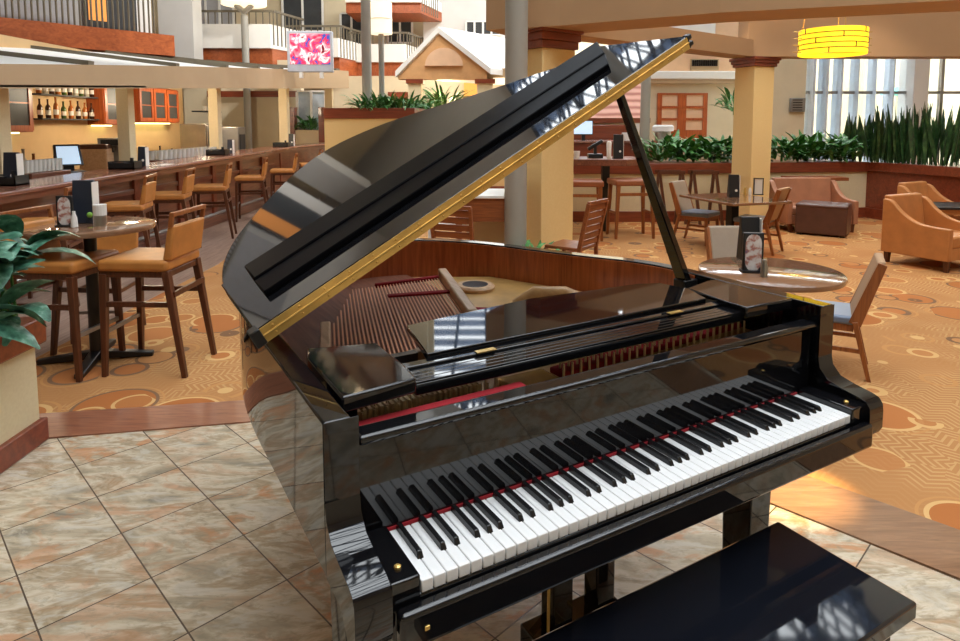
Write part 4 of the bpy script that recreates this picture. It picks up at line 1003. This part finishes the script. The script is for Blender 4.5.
win(3,192,232,-20,24,19.9,'curtain',3); win(4,283,322,-10,30,19.9); win(5,341,362,14,46,19.9); win(6,388,412,22,42,19.9); win(7,466,500,22,34,19.65,'darkglass',4)
win(8,298,325,92,135,16.2,'bluecurtain',2)
st('wall_bar_end', pbox(186,300,60,150,16.5), M['wall'])
o = pbox(207,297,91,97,16.3,.1).build('trim_7', M['redwood']); o['kind'] = 'structure'
st('wall_lit', pbox(326,520,76,150,18.2), M['wall'])
o = pbox(388,408,92,104,18.1,.05).build('wall_art', M['redwood']); tag(o, 'dark red-brown panel on the far wall behind the ferns', 'panel')
o = pbox(464,477,78,112,18.1,.05).build('door_1', M['doorglow']); o['kind'] = 'structure'
o = pbox(400,425,120,128,18.1,.05) 
# gazebo
gz = thing('gazebo', 'tan gabled gazebo with an arched opening and square columns', 'gazebo')
Y = 15.2
def gp3(x, y): return at(x,y,Y)
arch = [gp3(444+19*math.cos(PI-PI*i/12), 66-18*math.sin(PI-PI*i/12)) for i in range(13)]
face = [gp3(398,79),gp3(398,70),gp3(413,58),gp3(438,28),gp3(452,38),gp3(487,66),gp3(487,79)]
MB().extr(face, (0,.35,0)).build('gable', flat('gazebo_tan_paint', S(206,158,106), .8), gz)
MB().extr(arch, (0,-.06,0)).build('arch_panel', M['salmon'], gz)
pk = gp3(438,27); rt = gp3(488,67); lf = gp3(398,70)
rv_ = Vector((2.1,2.5,0)); tz = Vector((0,0,-.14)); fy = Vector((0,-.06,0))
for e2 in (rt+Vector((.06,0,-.03)), lf+Vector((-.06,0,-.03))):
    MB().hexa([pk+tz+fy,e2+tz+fy,e2+tz+rv_,pk+tz+rv_,pk+fy,e2+fy,e2+rv_,pk+rv_]).build('roof', M['white'], gz)
MB().box(rt.x-.1,rt.x+1.6,Y+.3,Y+.6,gp3(400,79).z,gp3(400,67).z).build('side_beam', M['fascia'], gz)
for px0, px1 in ((408,421),(477,493)):
    a = at(px0,79,Y); b = at(px1,79,Y)
    c = MB().box(a.x,b.x,Y+.02,Y+.4,0,a.z).build('column', M['stucco'], gz); MB().box(a.x-.05,b.x+.05,Y-.03,Y+.45,a.z-.10,a.z).build('capital', M['redwood'], c)
p = at(500,80,15.0)
r = thing('wall_sconce', 'warm glowing sconce lamp right of the gazebo column', 'lamp', (p.x,15.5,p.z))
MB().box(-.15,.15,-.1,.0,-.08,.08).build('shade', M['glow'], r, bevel=.01); MB().box(-.05,.05,0,.1,-.05,.05).build('bracket', M['darkmetal'], r)
M['silver'] = flat('pale_silver_plastic', S(196,202,212), .4)
M['fin'] = flat('pale_blue_white_fin', S(204,216,230), .5)
# television on the canopy roof
p0 = at(288,72,13.2); p1 = at(332,31,13.2)
r = thing('television', 'grey-framed television showing pink and red figures above the bar canopy', 'television', ((p0.x+p1.x)/2,13.2,(p0.z+p1.z)/2), .08)
w, h = (p1.x-p0.x)/2, (p1.z-p0.z)/2
MB().box(-w,w,0,.12,-h,h).build('case', M['silver'], r, bevel=.015)
MB().box(-w*.86,w*.88,-.006,0,-h*.62,h*.86).build('screen', M['tv'], r)
MB().box(-.5*w,-.35*w,0,.1,-h-.12,-h).build('foot', M['white'], r); MB().box(.4*w,.55*w,0,.1,-h-.12,-h).build('foot', M['white'], r)
# lamp posts
def lamp_post(label, px, py0, py1, Y, pw, sw, two=False):
    a = at(px,py1,Y); b = at(px,py0,Y); r = thing('lamp_post', label, 'lamp', (a.x,Y,0))
    MB().lathe([(pw/2,0),(pw/2,a.z-(.25 if two else 0))], 14).build('post', M['greypole'], r, smooth=True)
    if two:
        MB().tube([(0,0,a.z-.27),(-.02,0,a.z-.15),(-.2,0,a.z)], pw*.4).tube([(0,0,a.z-.27),(.02,0,a.z-.15),(.2,0,a.z)], pw*.4).build('yoke', M['greypole'], r, smooth=True)
    MB().lathe([(sw/2,0),(sw/2,b.z-a.z)], 24, (0,0,a.z)).build('shade', M['glow'], r, smooth=True)
    MB().lathe([(sw/2+.012,(b.z-a.z)*.45),(sw/2+.012,(b.z-a.z)*.48)], 24, (0,0,a.z)).build('shade_band', M['white'], r)
    return r
lamp_post('twin-armed grey lamp post with a lit drum shade at the top edge', 244, -60, 5, 15.9, .17, 1.05, True)
lamp_post('lamp post with a lit white drum shade right of the grey pole', 381, 3, 34, 12.9, .11, .44)
# right hand background
st('wall_door', pbox(600,760,75,180,15.0), M['wall']); st('wall_salmon', pbox(630,790,-60,74,15.6), M['salmon'])
o = pbox(640,742,71,79,14.8,.3).build('trim_8', M['white'], bevel=.02); o['kind'] = 'structure'
o = pbox(640,742,79,83,14.85,.2).build('trim_9', M['fascia']); o['kind'] = 'structure'
dr = thing('door_2', 'wooden double door with three glass panes in each leaf', 'door', (0,0,0)); dr['kind'] = 'structure'
for x0, x1 in ((658,682.5),(682.5,708)):
    a = at(x0,93,14.9); b = at(x1,93,14.9); z0 = 0; z1_ = a.z
    lf_ = MB(); xs = (a.x+.0,b.x-.0); st_ = .10
    lf_.box(xs[0],xs[0]+st_,14.9,14.97,z0,z1_).box(xs[1]-st_,xs[1],14.9,14.97,z0,z1_)
    hh = [at(680,y,14.9).z for y in (95,106,108.5,118,120.5,130,132)]
    for q0_, q1_ in ((hh[0],z1_),(hh[2],hh[1]),(hh[4],hh[3]),(0,hh[5])): lf_.box(xs[0]+st_,xs[1]-st_,14.9,14.97,min(q0_,q1_),max(q0_,q1_))
    d = lf_.build('door_leaf', M['cherry_cab'], dr)
    MB().box(xs[0]+st_,xs[1]-st_,14.93,14.94,hh[5],hh[0]).build('pane', M['salmon'], d)
o = pbox(640,716,14,40,15.4,.1).build('trim_10', M['white']); o['kind'] = 'structure'
r = thing('air_vent', 'wall air vent grille above the white cornice', 'vent'); pbox(691,719,59,70,15.5,.08).build('frame', M['fascia'], r)
mb = MB(); a = at(693,66,15.45); b = at(717,60,15.45)
for i in range(12): x = a.x+(b.x-a.x)*i/11; mb.box(x-.015,x+.015,15.44,15.5,a.z,b.z)
mb.build('slat', M['darkmetal'], r)
r = thing('tiled_roof', 'pink clay-tiled roof piece behind the lid prop', 'roof')
a = at(560,118,13.2); b = at(642,84,13.9)
MB().hexa([(a.x,13.2,a.z),(b.x,13.2,a.z),(b.x,13.4,a.z),(a.x,13.4,a.z),(a.x,13.9,b.z),(b.x,13.9,b.z),(b.x,14.1,b.z),(a.x,14.1,b.z)]).build('tiles', M['claytile'], r)
MB().box(a.x,b.x,13.15,13.3,a.z-.10,a.z).build('eave', M['redwood'], r); MB().box(a.x,b.x,13.3,13.5,0,a.z-.1).build('wall', M['wall'], r)
r = thing('buffet_urn', 'silver urn with white lid behind the planter wall plants', 'urn', (at(663,128,12.4).x,12.4,at(663,138,12.4).z))
MB().lathe([(.15,-.1),(.15,.12),(.17,.13)], 18).build('body', M['steel'], r, smooth=True); MB().lathe([(.20,.13),(.20,.22),(.17,.25)], 18).build('lid', M['paper'], r, smooth=True)
r = thing('buffet_counter', 'white counter with the silver urn behind the planter wall', 'counter', (at(655,140,12.5).x,12.4,0)); zc = at(663,138,12.4).z-.1
MB().box(-.5,1.2,-.35,.35,zc-.06,zc).build('counter_top', M['white'], r, bevel=.01); MB().box(-.45,1.15,-.3,.3,0,zc-.06).build('body', M['wall'], r)
# window wall on the right
st('wall_plaque', pbox(744,808,40,180,13.2), M['wall'])
r = thing('wall_plaque', 'grey metal plaque on the cream wall beside the tall windows', 'plaque'); pbox(790,806,98,112,13.12,.05).build('plate', M['greymetal'], r, bevel=.01)
mb = MB(); a = at(793,110,13.1); b = at(803,100,13.1)
for i in range(5): z = a.z+(b.z-a.z)*i/4; mb.box(a.x,b.x,13.11,13.12,z-.008,z+.008)
mb.build('relief_lines', M['darkmetal'], r)
wn_ = thing('window_9', 'tall window wall with white fins and a mid rail', 'window', (0,0,0)); wn_['kind'] = 'structure'
Yw = 13.6
for i, (px, w_) in enumerate(((811,5),(824,5),(838,6),(854,7.5),(871,8.5),(888,10),(907,12))):
    a = at(px,180,Yw); b = at(px+w_,30,Yw); MB().box(a.x,b.x,Yw,Yw+.35,0,b.z).build('fin', M['fin'], wn_)
a = at(808,92.5,Yw+.1); b = at(975,91,Yw+.1); MB().box(a.x,b.x+1,Yw+.12,Yw+.2,a.z-.03,a.z+.03).build('mid_rail', M['greymetal'], wn_)
MB().box(a.x,b.x+1,Yw+.12,Yw+.2,at(808,58,Yw).z+.05,at(808,58,Yw).z+.3).build('head_rail', M['white'], wn_)
a = at(913,100,Yw-.1); b = at(928,100,Yw-.1); MB().box(a.x,b.x,Yw-.1,Yw+.4,0,5).build('pier', M['wall2'], wn_)
for px in (929,945,976): a = at(px,100,Yw); MB().box(a.x-.03,a.x+.03,Yw+.1,Yw+.2,0,5).build('mullion', M['greymetal'], wn_)
a = at(808,100,Yw); b = at(1000,100,Yw)
MB().box(a.x,b.x,Yw+.16,Yw+.165,0,5).build('pane', M['glass'], wn_)
st('pool_terrace', MB().box(a.x-3,b.x+9,Yw+.6,Yw+14,-.05,.05), M['outwall'])
st('wall_outside', MB().box(a.x-3,b.x+9,Yw+12,Yw+12.3,0,3.2), M['outwall'])
for i, px in enumerate((905,938,958)):
    p = at(px,93,Yw+6+i); r = thing('pool_umbrella', 'teal pool umbrella outside the window wall', 'umbrella', (p.x,p.y,0), 0, 'teal umbrellas outside')
    MB().lathe([(.7,p.z-.05),(.02,p.z+.3)], 10).build('canopy', M['teal'], r); MB().lathe([(.03,0),(.03,p.z+.3)], 8).build('pole', M['white'], r)
# pendant lamp
c = at(832.5,43,7.2); rr = 30.5*7.2/F; zt0 = at(832,30,7.2).z; zb0 = at(832,55,7.2).z
r = thing('pendant_lamp', 'glowing yellow drum pendant lamp with dark slat lines', 'lamp', (c.x,7.2,0))
MB().ribbon([(rr*math.cos(2*PI*i/40),rr*math.sin(2*PI*i/40)) for i in range(41)], [((rr-.01)*math.cos(2*PI*i/40),(rr-.01)*math.sin(2*PI*i/40)) for i in range(41)], zb0, zt0).build('shade', M['drum'], r, smooth=True)
MB().lathe([(.001,zb0+.03),(rr-.02,zb0+.03),(rr-.02,zb0+.04),(.001,zb0+.04)], 30).build('diffuser', M['drum'], r)
mb = MB()
for i in range(1, 5):
    z = zb0+(zt0-zb0)*i/5; mb.ribbon([((rr+.004)*math.cos(2*PI*j/40),(rr+.004)*math.sin(2*PI*j/40)) for j in range(41)], [((rr+.001)*math.cos(2*PI*j/40),(rr+.001)*math.sin(2*PI*j/40)) for j in range(41)], z-.004, z+.004)
for i in range(16):
    a_ = 2*PI*i/16+.2; z = zb0+(zt0-zb0)*(i*3 % 5)/5; mb.box((rr+.002)*math.cos(a_)-.004,(rr+.002)*math.cos(a_)+.004,(rr+.002)*math.sin(a_)-.004,(rr+.002)*math.sin(a_)+.004,z,z+(zt0-zb0)/5)
mb.build('shade_lines', M['walnut'], r)
for i in range(4):
    z = zb0+.03+(zt0-zb0-.05)*i/3; MB().tube([(-rr-.09,0,z),(rr+.09,0,z)], .005, 6).build('rod', M['gold'], r)
for a_ in (.9,2.6,4.6): MB().tube([(rr*.9*math.cos(a_),rr*.9*math.sin(a_),zt0),(rr*.5*math.cos(a_),rr*.5*math.sin(a_),3.4)], .004, 6).build('cable', M['gold'], r)
# ================================================================== LIGHT
W = bpy.data.worlds.new('world'); SC.world = W; W.use_nodes = True
W.node_tree.nodes['Background'].inputs[0].default_value = (.86,.93,1,1); W.node_tree.nodes['Background'].inputs[1].default_value = 1.3
def area(name, loc, sx, sy, power, col, rot=(0,0,0)):
    L = bpy.data.lights.new(name, 'AREA'); L.shape = 'RECTANGLE'; L.size = sx; L.size_y = sy; L.energy = power; L.color = col
    o = bpy.data.objects.new(name, L); COL.objects.link(o); o.location = loc; o.rotation_euler = rot; return o
def spot(name, loc, tgt, power, col, ang=60, blend=.6, r=.06):
    L = bpy.data.lights.new(name, 'SPOT'); L.energy = power; L.color = col; L.spot_size = math.radians(ang); L.spot_blend = blend; L.shadow_soft_size = r
    o = bpy.data.objects.new(name, L); COL.objects.link(o); o.location = loc; o.rotation_euler = (Vector(tgt)-Vector(loc)).to_track_quat('-Z','Y').to_euler(); return o
area('skylight_daylight', (2.9,18.5,9.9), 10.2, 43, 7000, (.92,.97,1))
area('outdoor_daylight', (9,20,7), 10, 8, 2500, (.93,.97,1))
def pt(name, loc, power, col, r=.15):
    L = bpy.data.lights.new(name, 'POINT'); L.energy = power; L.color = col; L.shadow_soft_size = r
    o = bpy.data.objects.new(name, L); COL.objects.link(o); o.location = loc; return o
pt('pendant_bulb', (c.x,7.2,(zb0+zt0)/2), 25, (1,.75,.3))
for i, (x, y) in enumerate(((-5.2,7.5),(-5.2,10),(-5.2,12.5))): pt('bar_fill_light', (x,y,2.0), 62, (1,.84,.6))  # added fill points that brighten the back bar, no fixtures modelled
for i, (x, y) in enumerate(((2.2,6.2),(4.2,6.0),(5.2,8.2),(3,8.6))): spot('dining_fill_spot', (x,y,3.6), (x,y,0), 60, (1,.86,.68), 110)  # added unseen spots, warm fill over the dining area
spot('downlight_piano', (3.2,3.2,4.5), tuple(fl(790,492)), 4200, (1,.72,.30), 6.5, .9, .03)
for (p_, q_) in (((-3.5,8.5,7.5),(-7.5,11.5,3)),((-2,12,7.5),(-5.5,16.5,2.8)),((0,13.5,7),(-2.5,19,3)),((1,15,6.8),(-.5,20,3))): spot('atrium_fill_spot', p_, q_, 800 if p_[0] < -1 else 360, (1,.97,.92), 95, .5, .15)  # unseen spots added to brighten the left galleries and far walls
pt('gazebo_light', (at(445,60,15.6).x,16.4,2.4), 60, (1,.76,.46))
V = SC.view_settings
SC.display_settings.display_device = 'sRGB'
V.view_transform = 'Standard'; V.look = 'None'; V.exposure = .12; V.gamma = 1; V.use_curve_mapping = False
